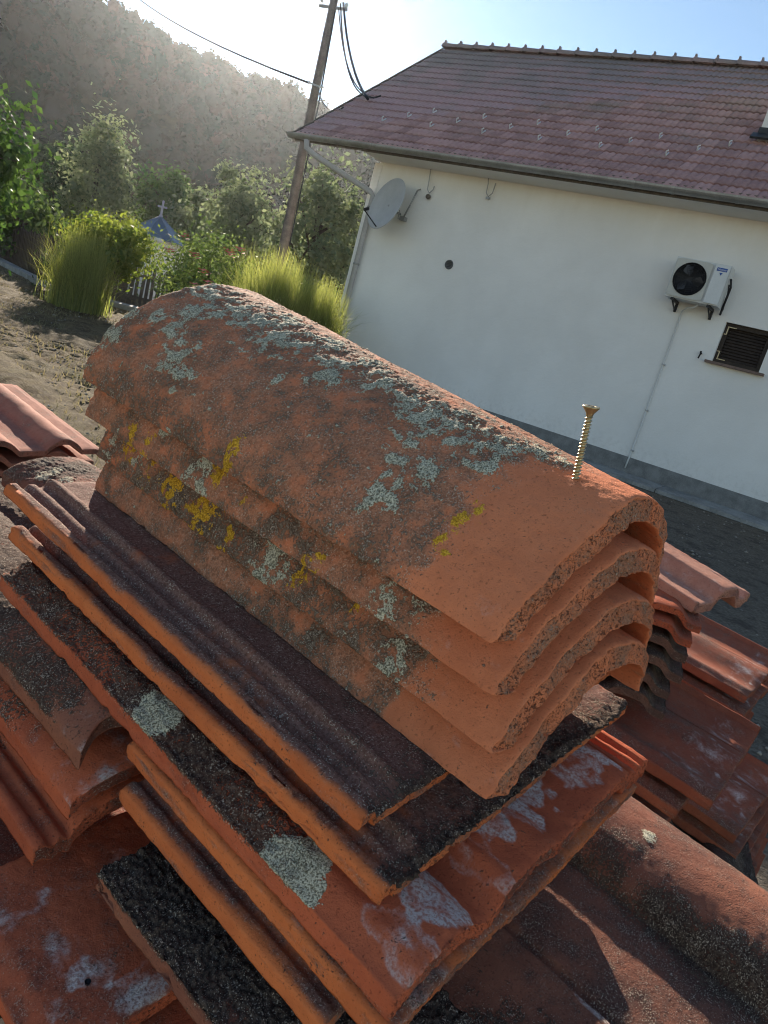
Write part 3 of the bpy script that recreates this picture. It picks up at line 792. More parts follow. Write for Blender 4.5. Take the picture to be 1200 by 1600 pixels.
# ================================================================== VEGETATION
def make_tree(name, loc, h, crown, trunk_r, leaf, n, mat, label, cat='tree', group=None, clumps=70, seed=0, bark=None, spread=0.16, crown_name='crown', shape='round'):
    """crown = (centre height, radius x, radius z)"""
    rng = np.random.default_rng(100 + seed)
    root = empty(name, loc); tag(root, label, cat, group)
    ch, rx, rz = crown
    d = rng.normal(size=(clumps, 3)); d /= np.linalg.norm(d, axis=1)[:, None]
    rr = rng.uniform(0.35, 1.0, clumps) ** 0.6
    cl = d * rr[:, None] * np.array([rx, rx, rz])
    if shape == 'column':
        fz = (cl[:, 2] / rz + 1) / 2; cl[:, :2] *= (0.35 + 0.95 * np.sqrt(np.clip(1.02 - fz, 0, 1)))[:, None]
    cl *= (0.82 + 0.35 * rng.random((clumps, 1)))
    cl[:, 2] += ch
    csz = rng.uniform(0.6, 1.35, clumps)
    k = rng.integers(0, clumps, n)
    off = rng.normal(size=(n, 3)) * (spread * rx * csz[k])[:, None]
    C = cl[k] + off
    Nn = C - np.array([0, 0, ch]); Nn /= np.linalg.norm(Nn, axis=1)[:, None] + 1e-9
    V, Q = leaf_cloud(C, Nn, leaf, rng)
    me = mesh_np(crown_name, V, Q)
    ti = np.clip(rng.normal(0.5, 0.22, clumps)[k] + rng.normal(0, 0.16, n), 0, 1)
    tint_attr(me, np.repeat(ti, 4))
    obj(crown_name, me, mat, root)
    mb = MB()
    top = Vector((rng.normal(0, 0.08), rng.normal(0, 0.08), ch + rz * 0.45))
    mid = Vector((rng.normal(0, 0.1 * rx), rng.normal(0, 0.1 * rx), ch - rz * 0.5))
    mb.tube([(0, 0, 0), mid, top], [trunk_r, trunk_r * 0.75, trunk_r * 0.25], 8)
    for q in rng.choice(clumps, min(12, clumps), replace=False):
        s = mid.lerp(top, rng.uniform(0, 0.8)); e = Vector(cl[q]); m_ = s.lerp(e, 0.55) + Vector((0, 0, 0.08 * rx))
        mb.tube([s, m_, e], [trunk_r * 0.4, trunk_r * 0.25, trunk_r * 0.08], 5)
    mb.build('trunk', bark or M_bark, root)
    return root
M_bark = plain('bark', (0.085, 0.065, 0.05), 0.9, 0, 0.4, 12, 0.5)
L_pale = leaf_mat('leaf_pale_green', (0.10, 0.135, 0.06), (0.21, 0.23, 0.11), 0.62)
L_green = leaf_mat('leaf_green', (0.035, 0.075, 0.018), (0.095, 0.135, 0.030), 0.5)
L_bright = leaf_mat('leaf_bright', (0.085, 0.140, 0.016), (0.23, 0.25, 0.035), 0.6)
L_dark = leaf_mat('leaf_dark', (0.025, 0.050, 0.018), (0.06, 0.085, 0.03), 0.4)
make_tree('fig_tree', (-9.0, 13.3, 0), 3.4, (2.0, 1.45, 1.4), 0.10, 0.085, 7000, leaf_mat('leaf_fig', (0.030, 0.075, 0.014), (0.085, 0.150, 0.022), 0.5), 'broad leaved dark green tree at the left edge of the yard', seed=1, clumps=80)
make_tree('bushy_tree', (-11.6, 20.6, 0), 2.1, (1.25, 1.1, 0.85), 0.07, 0.10, 2600, L_green, 'low bright green bush behind the plank fence', 'bush', seed=2)
gT = 'trees below the hill'
make_tree('poplar_tree', (-19.2, 40.7, 0), 7.4, (3.9, 1.75, 3.3), 0.14, 0.15, 6500, L_pale, 'tall slim pale tree, the highest in front of the hill', group=gT, seed=3, shape='column', clumps=110, spread=0.20)
make_tree('leafy_tree', (-23.6, 45.0, 0), 6.0, (3.6, 1.9, 2.3), 0.14, 0.16, 4500, L_dark, 'rounded dark tree left of the tall slim tree', group=gT, seed=4)
make_tree('leafy_tree', (-16.4, 43.5, 0), 5.6, (3.4, 2.0, 2.4), 0.15, 0.15, 5200, L_green, 'wide green tree right of the tall slim tree', group=gT, seed=5, clumps=90)
make_tree('leafy_tree', (-13.2, 40.0, 0), 4.8, (2.8, 1.7, 2.0), 0.12, 0.14, 4600, L_pale, 'small pale tree behind the chapel cross', group=gT, seed=6)
make_tree('leafy_tree', (-9.75, 34.6, 0), 6.0, (3.6, 1.55, 2.35), 0.13, 0.12, 6000, L_pale, 'airy pale tree left of the utility pole', group=gT, seed=7, clumps=90)
make_tree('leafy_tree', (-5.3, 29.3, 0), 6.3, (3.4, 1.9, 2.9), 0.15, 0.12, 8000, L_pale, 'large pale tree between the utility pole and the house', group=gT, seed=8, clumps=120)
make_tree('leafy_tree', (-12.0, 50.0, 0), 5.0, (3.0, 2.2, 2.0), 0.14, 0.17, 4000, L_dark, 'dark tree in the gap left of the airy pale tree', group=gT, seed=9)
make_tree('leafy_tree', (-29.5, 47.0, 0), 5.0, (2.8, 2.4, 2.0), 0.14, 0.17, 4000, L_dark, 'dark tree at the far left below the hill', group=gT, seed=10)
make_tree('leafy_tree', (-8.0, 42.0, 0), 4.6, (2.6, 2.0, 1.9), 0.14, 0.15, 3500, L_green, 'low green tree directly behind the utility pole', group=gT, seed=12)
make_tree('round_shrub', (-6.25, 14.3, 0), 1.85, (1.22, 0.80, 0.56), 0.04, 0.050, 5200, L_bright, 'round yellow green shrub on a thin stem beside the feathery grass', 'shrub', seed=11, clumps=90)
rose = make_tree('rose_bush', (-4.35, 14.2, 0), 2.0, (1.08, 0.95, 0.85), 0.03, 0.042, 6000, leaf_mat('leaf_rose', (0.055, 0.10, 0.02), (0.15, 0.19, 0.045), 0.55), 'rose bush with pink flowers behind the top ridge tile', 'rose bush', seed=13, clumps=90, spread=0.2)
M_petal = plain('pink_petal', (0.62, 0.16, 0.17), 0.6, 0, 0.25, 20, 0.05)
for (dx, dy, z) in ((-0.35, -0.5, 1.72), (0.42, -0.3, 1.68), (0.50, -0.45, 1.63), (0.15, -0.6, 1.22), (0.28, -0.65, 1.05), (-0.1, -0.5, 1.45), (0.62, -0.3, 1.75), (-0.55, -0.5, 1.4), (0.05, -0.62, 0.95)):
    mb = MB()
    for q in range(9):
        a = q * 2.4; r0 = 0.012 + 0.004 * q
        c_ = Vector((r0 * math.cos(a), r0 * math.sin(a), 0.02 * math.cos(q)))
        d1 = Vector((math.cos(a), math.sin(a), 0.5)).normalized() * 0.035; d2 = Vector((-math.sin(a), math.cos(a), 0)) * 0.024
        mb.add([c_, c_ + d1 * 0.6 + d2, c_ + d1, c_ + d1 * 0.6 - d2], [(0, 1, 2, 3)], True)
    f = mb.build('flower', M_petal, rose); f.scale = (1.9, 1.9, 1.9); f.location = (dx, dy - 0.25, z); f['kind'] = 'stuff'
for i, (x, y, R, hh, lab) in enumerate(((-7.6, 15.6, 0.62, 0.95, 'low dark shrub below the plank fence beside the feathery grass'), (-3.3, 15.9, 0.75, 1.5, 'dark green shrub between the rose bush and the planter grass'), (-5.4, 16.6, 0.7, 1.25, 'dull green shrub behind the grey picket fence'))):
    make_tree('garden_shrub', (x, y, 0), hh, (hh * 0.55, R, hh * 0.5), 0.03, 0.05, 3000, L_dark if i != 1 else L_green, lab, 'shrub', seed=20 + i)

def grass_clump(name, loc, h, R, n, mat, label, seed, base_r=0.16):
    rng = np.random.default_rng(seed)
    root = empty(name, loc); tag(root, label, 'ornamental grass', 'feathery ornamental grasses')
    S = 6
    az = rng.uniform(0, 2 * np.pi, n); lean = np.abs(rng.normal(0.0, 0.62, n)).clip(0, 1.4); L_ = h * rng.uniform(0.55, 1.12, n)
    b = rng.normal(size=(n, 2)) * base_r
    t_ = np.linspace(0, 1, S)
    wv = rng.uniform(0.0025, 0.0085, n)
    rows = []
    for j, tt in enumerate(t_):
        out = (lean * R * (tt ** 1.7))
        z = L_ * (tt - 0.30 * lean * tt ** 2.6)
        x = b[:, 0] + np.cos(az) * out; y = b[:, 1] + np.sin(az) * out
        wx = -np.sin(az + 0.6) * wv * (1 - 0.85 * tt); wy = np.cos(az + 0.6) * wv * (1 - 0.85 * tt)
        rows.append(np.stack([np.stack([x - wx, y - wy, z], 1), np.stack([x + wx, y + wy, z], 1)], 1))
    V = np.stack(rows, 1).reshape(n, S * 2, 3)
    q = np.array([[2 * j, 2 * j + 1, 2 * j + 3, 2 * j + 2] for j in range(S - 1)])
    Q = (np.arange(n)[:, None, None] * (2 * S) + q[None]).reshape(-1, 4)
    me = mesh_np('blades', V.reshape(-1, 3), Q); smooth(me)
    ti = np.clip(rng.normal(0.45, 0.25, n), 0, 1)[:, None] * np.ones((1, 2 * S)); ti += np.repeat(t_, 2)[None] * 0.25
    tint_attr(me, np.clip(ti, 0, 1).ravel())
    o = obj('blades', me, mat, root); o['kind'] = 'stuff'
    return root
L_grass = leaf_mat('feather_grass', (0.085, 0.135, 0.022), (0.40, 0.40, 0.10), 0.62)
grass_clump('feather_grass', (-6.35, 13.35, 0.0), 1.38, 0.72, 2400, L_grass, 'tall feathery grass clump standing on the yard at the left', 41, 0.20)
grass_clump('feather_grass', (-2.75, 12.75, 0.35), 1.50, 0.85, 3600, L_grass, 'wide bright grass clump at the left end of the planter', 42, 0.24)
grass_clump('feather_grass', (-1.95, 12.75, 0.35), 1.28, 0.62, 2200, L_grass, 'smaller grass clump against the house corner in the planter', 43, 0.16)
pl = empty('planter', (-2.3, 12.75, 0), rad(-24)); tag(pl, 'dark wooden planter box by the house corner', 'planter')
for k, (c_, d_) in enumerate((((0, -0.32, 0.26), (1.95, 0.03, 0.52)), ((0, 0.32, 0.26), (1.95, 0.03, 0.52)), ((-0.96, 0, 0.26), (0.03, 0.61, 0.52)), ((0.96, 0, 0.26), (0.03, 0.61, 0.52)))):
    mb = MB(); mb.box(c_, d_); mb.build('side_board', M_wood_dark, pl)
mb = MB(); mb.box((0, 0, 0.22), (1.88, 0.6, 0.40)); mb.build('soil', plain('potting_soil', (0.03, 0.022, 0.016), 0.95), pl)

# dry grass and crumbs on the yard: uncountable
rng = np.random.default_rng(77)
n = 42000
gxp = rng.uniform(-14, -0.2, n); gyp = 3.2 + 19 * rng.random(n) ** 1.2
hgt = rng.uniform(0.008, 0.045, n); az = rng.uniform(0, 6.28, n); wv = rng.uniform(0.002, 0.005, n) * (1 + gyp / 10)
ln = rng.normal(0, 1, (n, 2)) * 0.9 * hgt[:, None]
B0 = np.stack([gxp - np.cos(az) * wv, gyp - np.sin(az) * wv, np.full(n, -0.03)], 1); B1 = np.stack([gxp + np.cos(az) * wv, gyp + np.sin(az) * wv, np.full(n, -0.03)], 1)
B2 = np.stack([gxp + ln[:, 0], gyp + ln[:, 1], hgt], 1)
dry = mesh_np('dry_grass', np.stack([B0, B1, B2], 1).reshape(-1, 3), None, np.arange(3 * n).reshape(n, 3)); tint_attr(dry, np.repeat(rng.random(n), 3))
tag(obj('dry_grass', dry, leaf_mat('straw', (0.12, 0.11, 0.045), (0.30, 0.24, 0.12), 0.4)), 'dry stubbly grass scattered over the yard', 'grass', kind='stuff')
n = 7000
gxp = rng.uniform(-12, 7, n); gyp = 1.2 + 16 * rng.random(n) ** 1.4; s = rng.uniform(0.005, 0.014, n) * (1 + gyp / 14)
oct_ = np.array([(1, 0, 0), (0, 1, 0), (-1, 0, 0), (0, -1, 0), (0, 0, 0.7), (0, 0, -0.7)], float)
V = np.stack([gxp, gyp, np.zeros(n)], 1)[:, None, :] + oct_[None] * s[:, None, None] * rng.uniform(0.6, 1.3, (n, 6, 1))
T = np.array([(0, 1, 4), (1, 2, 4), (2, 3, 4), (3, 0, 4), (1, 0, 5), (2, 1, 5), (3, 2, 5), (0, 3, 5)])
gr = mesh_np('gravel', V.reshape(-1, 3), None, (np.arange(n)[:, None, None] * 6 + T[None]).reshape(-1, 3))
tag(obj('gravel', gr, plain('gravel_stone', (0.24, 0.21, 0.17), 0.9, 0, 0.6, 3, 0.2, rnd=False)), 'loose gravel crumbs strewn over the yard', 'gravel', kind='stuff')

# ================================================================== THE TILE PILE
# pile frame: b = across (right), a = along the tiles (away), n = up; it leans a few degrees
PA = Vector((-0.80724, 0.58627, 0.06819)); PB = Vector((0.59013, 0.80373, 0.07589)); PN = Vector((0.01031, -0.10150, 0.99478))
PO = Vector((0.0925, 0.34611, 1.0743))
PF = Matrix(((PB.x, PA.x, PN.x, PO.x), (PB.y, PA.y, PN.y, PO.y), (PB.z, PA.z, PN.z, PO.z), (0, 0, 0, 1)))
def put(o, u, v, w, yaw=0.0, roll=0.0, pitch=0.0):
    """u away, v right, w up; roll lifts the right side, pitch lifts the far end"""
    o.matrix_world = PF @ Matrix.Translation((v, u, w)) @ Matrix.Rotation(rad(yaw), 4, 'Z') @ Matrix.Rotation(rad(pitch), 4, 'X') @ Matrix.Rotation(rad(-roll), 4, 'Y')
    return o

def tile_mesh(name, topf, xlr, L, nx, ny, th=0.014, nt=6, seed=0, crust=None, rough=0.00035, pit=0.0011, chip=0.0016, ynear=None, lump=0.0009, s_pow=1.0, posf=None, amp=1.0):
    """closed clay shell: topf(x, y) outer height, xlr(y) left and right edge; relief is real geometry"""
    s = np.linspace(0, 1, nx + 1) ** s_pow
    s = np.sort(np.concatenate([s[2:-2], [0, 0.004, 0.012, 0.988, 0.996, 1]])); nx = len(s) - 1
    y = np.linspace(0, L, ny + 1); y = np.sort(np.concatenate([y[2:-2], [0, 0.0008, 0.002, L - 0.002, L - 0.0008, L]])); ny = len(y) - 1
    q = np.linspace(0, 1, nt + 1)
    RN = 2 * nx + 2 * nt
    ri = np.concatenate([np.arange(nx), np.full(nt, nx), np.arange(nx, 0, -1), np.zeros(nt, int)])
    rq = np.concatenate([np.zeros(nx, int), np.arange(nt), np.full(nx, nt), np.arange(nt, 0, -1)])
    def ridx(i, qq):
        return np.where(qq == 0, i, np.where(i == nx, nx + qq, np.where(qq == nt, nx + nt + (nx - i), (2 * nx + nt + (nt - qq)) % RN)))
    def pos(si, qi, yv):
        if posf is not None: return posf(si, qi, yv)
        x0, x1 = xlr(yv); x = x0 + (x1 - x0) * si
        yy = yv if ynear is None else yv + ynear(x) * (1 - yv / L) ** 2
        tt = th(x) if callable(th) else th
        edge = np.minimum(yv, L - yv)
        rnd = 0.0012 * np.exp(-(edge / 0.0012)) * np.where(qi < 0.5, 1, -1)
        z = topf(x, yy) - tt * qi - rnd * (np.abs(qi - 0.5) * 2) ** 2
        return np.stack([x, yy, z], -1)
    Y2, R2_ = np.meshgrid(y, np.arange(RN), indexing='ij')
    body = pos(s[ri][R2_], q[rq][R2_], Y2).reshape(-1, 3)
    qf = q[rq][R2_].ravel(); sf = s[ri][R2_].ravel()
    rr2 = (np.arange(RN) + 1) % RN
    k0 = np.arange(ny)[:, None] * RN
    F = [np.stack([k0 + np.arange(RN), k0 + rr2, k0 + RN + rr2, k0 + RN + np.arange(RN)], -1).reshape(-1, 4)]
    V = [body]; base = len(body); QF = [qf]; CAP = [np.zeros(len(body))]; SF = [sf]
    I, Q_ = np.meshgrid(np.arange(nx + 1), np.arange(nt + 1), indexing='ij')
    for k, yv in ((0, 0.0), (ny, L)):
        inner = (I > 0) & (I < nx) & (Q_ > 0) & (Q_ < nt)
        idx = np.where(inner, 0, k * RN + ridx(I, Q_))
        idx[inner] = base + np.arange(inner.sum())
        V.append(pos(s[I[inner]], q[Q_[inner]], np.full(inner.sum(), yv))); QF.append(q[Q_[inner]]); CAP.append(np.ones(inner.sum())); SF.append(s[I[inner]])
        base += inner.sum()
        quad = np.stack([idx[:-1, :-1], idx[:-1, 1:], idx[1:, 1:], idx[1:, :-1]], -1).reshape(-1, 4)
        F.append(quad if k == 0 else quad[:, ::-1])
    V = np.concatenate(V); F = np.concatenate(F); QF = np.concatenate(QF); CAP = np.concatenate(CAP); SF = np.concatenate(SF)
    me = mesh_np(name, V, F)
    N = np.zeros(len(V) * 3, dtype=np.float32); me.vertex_normals.foreach_get('vector', N); N = N.reshape(-1, 3)
    top = (QF < 0.02) * (1 - CAP)
    endd = np.minimum(V[:, 1] - V[:, 1].min(), V[:, 1].max() - V[:, 1]); sided = np.minimum(SF, 1 - SF) * 0.25
    S = V + seed * 3.7
    d = rough * fbm(S, 160, 4) + lump * fbm(S, 22, 3)
    capw = np.maximum(CAP, np.exp(-endd / 0.0015) * 0.6)
    pits = sstep(0.12, 0.55, pn(S * 330)) * 0.8 + sstep(0.2, 0.6, pn(S * 620 + 9)) * 0.5
    d -= pit * pits * capw
    # chipped rims
    rim = np.exp(-np.maximum(endd, 0) / 0.004) * np.clip(1 - np.abs(QF - 0.5) * 0, 0, 1)
    d -= chip * rim * sstep(0.25, 0.95, fbm(S, 42, 4, 2.0))
    side = np.exp(-sided / 0.003) * (1 - CAP)
    d -= chip * 0.35 * side * sstep(0.1, 0.8, fbm(S, 60, 4, 3.0))
    mo = np.zeros(len(V)); li = mo.copy(); ye = mo.copy(); gr_ = mo.copy(); ef = mo.copy()
    if crust is not None:
        mo, li, ye, gr_, ef = crust(V[:, 0], V[:, 1], S)
        tw = np.where(QF < 0.02, 1.0, np.where(CAP > 0, 0.0, np.clip(0.7 - QF * 2.2, 0, 1)))
        mo, li, ye, gr_, ef = [np.clip(k_, 0, 1.2) * tw for k_ in (mo, li, ye, gr_, ef)]
        cr = 0.5 + 0.5 * np.abs(fbm(S, 300, 3, 5.0)) * 2
        d += 0.0010 * sstep(0.3, 0.65, li) * cr + 0.0009 * sstep(0.3, 0.65, ye) * cr + amp * mo * (0.0011 * fbm(S, 330, 3, 7.0) + 0.0007 * fbm(S, 120, 3, 8.0))
    gr_ = gr_ + CAP * (0.45 + 0.5 * fbm(S, 30, 2, 31.0)) + (1 - CAP) * (QF > 0.02) * np.clip(0.16 + 0.5 * fbm(S * np.array([1, 0.35, 1.6]), 60, 3, 33.0), 0, 0.7)
    V = V + N * d[:, None]
    me.vertices.foreach_set('co', V.astype(np.float32).ravel())
    for nm, ch in (('crust', (mo, li, ye)), ('dirt_and_pit_shade', (gr_, ef, np.maximum(CAP, np.exp(-np.maximum(endd, 0) / 0.0012) * 0.7)))):
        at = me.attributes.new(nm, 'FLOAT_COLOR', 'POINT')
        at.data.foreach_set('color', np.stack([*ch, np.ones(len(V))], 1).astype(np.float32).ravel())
    smooth(me)
    return me

def patches(x, y, P, pts, k=0.75, fr=110, seed=0.0, solid=0.0):
    n_ = fbm(P, fr, 3, 20 + seed); lobes = 1 - 2.4 * np.abs(fbm(P, 190, 2, 26 + seed))
    out = np.zeros(len(x))
    for (px_, py_, r) in pts:
        d = np.sqrt((x - px_) ** 2 + (y - py_) ** 2) / (r * 1.3)
        near_ = d < 1.9
        out[near_] = np.maximum(out[near_], np.clip(0.98 - d[near_] * 0.58 + n_[near_] * k + 0.22 * (1 - solid) * (lobes[near_] - 0.55) + 0.35 * solid * (d[near_] < 1.05), 0, 0.95 + 0.4 * solid))
    return out

# ---------------------------------------------------------------- ridge tiles
RLEN = 0.41
def ridge_pos_for(sd, dw, ds):
    def ridge_pos(si, qi, yv):
        """tapering barrel: straighter left flank, the right one curling down; wall thickness follows the curve"""
        t_ = np.clip(yv / RLEN, 0, 1); hw_ = 0.109 + 0.013 * t_ + dw * (1 - t_); sag = 0.064 + 0.020 * t_ + ds * (1 - 0.5 * t_)
        phi = np.pi * (1 - si); cc = np.cos(phi); ss_ = np.sin(phi)
        ml = 1.30 + 0.50 * t_; mr = 1.84 + 0.12 * t_
        m_ = np.where(cc < 0, ml, mr)
        th_ = 0.0168 + 0.0007 * np.sin(si * 7 + sd) + 0.0004 * np.sin(si * 19 + 2 * sd)
        edge = np.minimum(yv, RLEN - yv); rnd = 0.0012 * np.exp(-edge / 0.0014) * (np.abs(qi - 0.5) * 2) ** 2
        A = hw_ - th_ * qi - rnd * np.where(qi < 0.5, 1, -1); Bz = sag - th_ * qi - rnd * np.where(qi < 0.5, 1, -1)
        X = np.sign(cc) * A * np.abs(cc) ** (2 / m_); Z = Bz * np.abs(ss_) ** (2 / m_)
        rag = 0.0011 * np.sin(si * 9 + sd * 3) + 0.0005 * np.sin(si * 47 + sd * 5) + 0.0004 * np.sin(si * 83 + qi * 4 + sd) - 0.0042 * qi
        return np.stack([hw_ + X, yv + rag * np.exp(-yv / 0.03), Z], -1)
    return ridge_pos
G1 = [(0.03, 0.33, 0.0109), (0.021, 0.307, 0.0062), (0.038, 0.352, 0.0078), (0.063, 0.364, 0.013), (0.08, 0.352, 0.0174), (0.086, 0.322, 0.013), (0.078, 0.287, 0.013), (0.077, 0.271, 0.0096), (0.091, 0.266, 0.013), (0.088, 0.235, 0.007), (0.066, 0.221, 0.0061), (0.075, 0.212, 0.0087), (0.048, 0.242, 0.0043), (0.084, 0.136, 0.0104), (0.091, 0.127, 0.0113), (0.05, 0.099, 0.0078), (0.05, 0.123, 0.0052), (0.042, 0.122, 0.0061), (0.064, 0.127, 0.0061), (0.08, 0.106, 0.0096), (0.084, 0.091, 0.0087), (0.093, 0.082, 0.0104), (0.07, 0.074, 0.0052), (0.068, 0.08, 0.0043), (0.101, 0.054, 0.007), (0.117, 0.05, 0.0043), (0.026, 0.111, 0.0080), (0.019, 0.113, 0.0050), (0.063, 0.058, 0.0035), (0.034, 0.116, 0.0040), (0.095, 0.387, 0.013), (0.117, 0.26, 0.0104), (0.103, 0.217, 0.0104), (0.096, 0.185, 0.0096), (0.091, 0.155, 0.0087), (0.041, 0.381, 0.0061), (0.116, 0.312, 0.013), (0.020, 0.404, 0.008), (0.030, 0.407, 0.006)]
Y1 = [(0.043, 0.056, 0.0036), (0.036, 0.059, 0.0042), (0.032, 0.061, 0.0023), (0.022, 0.06, 0.003), (0.019, 0.054, 0.002), (0.004, 0.221, 0.0039), (0.001, 0.22, 0.0027)]
def crust_r1(x, y, P):
    z = sstep(0.044, 0.075, y + 0.012 * fbm(P, 45, 3) + 0.02 * (x > 0.10) - 0.0)
    big = fbm(P, 28, 3, 1.0); mid = fbm(P, 75, 3, 2.0)
    crest = np.exp(-((x - 0.108) / 0.034) ** 2)
    mo = z * (0.30 + 0.22 * big + 0.12 * mid + 0.20 * crest + 0.22 * np.exp(-x / 0.012))
    li = patches(x, y, P, G1) * z
    li = np.maximum(li, z * crest * np.clip(0.36 + 0.55 * mid, 0, 0.72))
    li = np.maximum(li, z * sstep(0.45, 0.95, fbm(P, 170, 3, 4.0)) * 0.8)
    ye = patches(x, y, P, Y1, 0.9, 160)
    ef = (1 - z) * sstep(0.02, 0.0, np.hypot(x - 0.010, y - 0.014)) * 0.55
    gr_ = z * (0.66 + 0.30 * mid) + 0.10 + 0.2 * big * (1 - z)
    return mo, li, ye, gr_, ef
def crust_lower(G, Yl, clean, wet, seed):
    def f(x, y, P):
        z = sstep(clean - 0.012, clean + 0.014, y + 0.012 * fbm(P, 45, 3, seed))
        big = fbm(P, 30, 3, 1.0 + seed); mid = fbm(P, 85, 3, 2.0 + seed)
        mo = z * (wet + 0.40 * big + 0.25 * mid)
        li = np.maximum(patches(x, y, P, G, 0.8) * z, z * sstep(0.5, 0.95, fbm(P, 170, 3, 4.0 + seed)) * 0.8)
        ye = patches(x, y, P, Yl, 1.0, 150) * z
        ye = np.maximum(ye, z * (y > 0.2) * sstep(0.75, 1.0, fbm(P, 110, 3, 6.0 + seed)) * 0.6 * (wet > 0.4))
        ef = (1 - z) * np.clip(0.15 + 0.5 * mid, 0, 0.5)
        return mo, li, ye, z * (0.66 + 0.30 * mid) + 0.12 + 0.25 * big * (1 - z), ef
    return f
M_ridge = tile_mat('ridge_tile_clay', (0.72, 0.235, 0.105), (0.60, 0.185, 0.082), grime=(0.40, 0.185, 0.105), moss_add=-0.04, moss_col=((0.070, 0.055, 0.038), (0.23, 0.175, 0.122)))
ridge_specs = [
    ('R1', (0.020, -0.013, 0.0900, 0.0, 3.0), 210, 390, 1.0, crust_r1, 'uppermost ridge tile of the stack, grey lichen on its crest and a screw in it'),
    ('R2', (0.013, -0.008, 0.0625, 0.4, 2.0), 120, 260, 1.15, crust_lower([(0.008, 0.258, 0.0075), (0.004, 0.254, 0.007), (0.002, 0.059, 0.0052), (0.002, 0.079, 0.0061), (0.012, 0.309, 0.0043)], [(0.002, 0.138, 0.0039), (0.008, 0.21, 0.0026), (0.002, 0.322, 0.0035), (0.002, 0.343, 0.0035), (0.009, 0.244, 0.0043)], 0.05, 0.36, 1.7), 'second ridge tile from the top, brown with dark speckled flank'),
    ('R3', (0.006, -0.002, 0.0290, -0.3, 1.0), 120, 260, 1.15, crust_lower([(0.006, 0.191, 0.0095), (0.011, 0.185, 0.008), (0.001, 0.077, 0.0061), (0.009, 0.394, 0.0052), (0.012, 0.36, 0.006)], [(0.007, 0.306, 0.008), (0.005, 0.268, 0.009), (0.01, 0.366, 0.0048), (0.012, 0.339, 0.0056), (0.005, 0.235, 0.0034), (0.012, 0.166, 0.0046), (0.015, 0.116, 0.0035), (0.002, 0.314, 0.0026), (0.009, 0.375, 0.004)], 0.055, 0.58, 3.1), 'third ridge tile from the top with most yellow lichen on its flank'),
    ('R4', (0.0, 0.0, 0.0015, 0.2, 0.0), 120, 260, 1.15, crust_lower([], [], 0.075, 0.34, 4.9), 'lowest ridge tile of the stack resting on the dark grooved tile'),
]
for i, (nm, (u_, v_, w_, yw, rl), nx, ny, sp_, cf, lab) in enumerate(ridge_specs):
    me = tile_mesh('ridge_tile', None, None, RLEN, nx, ny, 0.0165, 13, seed=i + 1.3, crust=cf, pit=0.0026, chip=0.0034, s_pow=1.0, posf=ridge_pos_for(i * 1.7 + 0.4, (0.0, 0.001, -0.0015, 0.002)[i], (0.0, -0.002, 0.0015, -0.001)[i]), lump=0.0006)
    o = obj('ridge_tile', me, M_ridge); tag(o, lab, 'ridge tile', 'stacked ridge tiles'); put(o, u_, v_, w_, yw, rl)

# the yellow zinc screw standing in the top tile
scr = empty('screw')
tag(scr, 'brass coloured countersunk screw standing upright in the top ridge tile', 'screw')
M_scr = plain('yellow_zinc', (0.50, 0.40, 0.22), 0.32, 0.9, 0.2, 300, 0.05, bdist=0.0002)
nth, nz = 20, 230
zz = np.linspace(-0.012, 0.0415, nz); th_ = np.linspace(0, 2 * np.pi, nth, endpoint=False)
ZZ, TT = np.meshgrid(zz, th_, indexing='ij')
ph = (ZZ / 0.0021 - TT / (2 * np.pi)) % 1.0
rr = 0.0015 + 0.0009 * np.clip(1 - np.abs(ph - 0.5) / 0.30, 0, 1)
V = np.stack([rr * np.cos(TT), rr * np.sin(TT), ZZ], -1).reshape(-1, 3)
kk = np.arange(nz - 1)[:, None] * nth
Q = np.stack([kk + np.arange(nth), kk + (np.arange(nth) + 1) % nth, kk + nth + (np.arange(nth) + 1) % nth, kk + nth + np.arange(nth)], -1).reshape(-1, 4)
me = mesh_np('shaft', V, Q); smooth(me); obj('shaft', me, M_scr, scr)
mb = MB(); mb.lathe([(0.0017, 0.0405), (0.0022, 0.0425), (0.0048, 0.0458), (0.0050, 0.0463), (0.0047, 0.0467), (0.0020, 0.0467), (0.0016, 0.0452), (0.0, 0.0448)], (0, 0, 0), None, 28)
hd = mb.build('head', M_scr, scr)
mb = MB(); mb.box((0, 0, 0.0462), (0.0036, 0.0009, 0.0012)); mb.box((0, 0, 0.0462), (0.0009, 0.0036, 0.0013)); mb.build('drive_recess', M_black, hd)
put(scr, 0.020 + 0.031, -0.013 + 0.097, 0.0900 + 0.0650, 0, 2.0, -8.0)

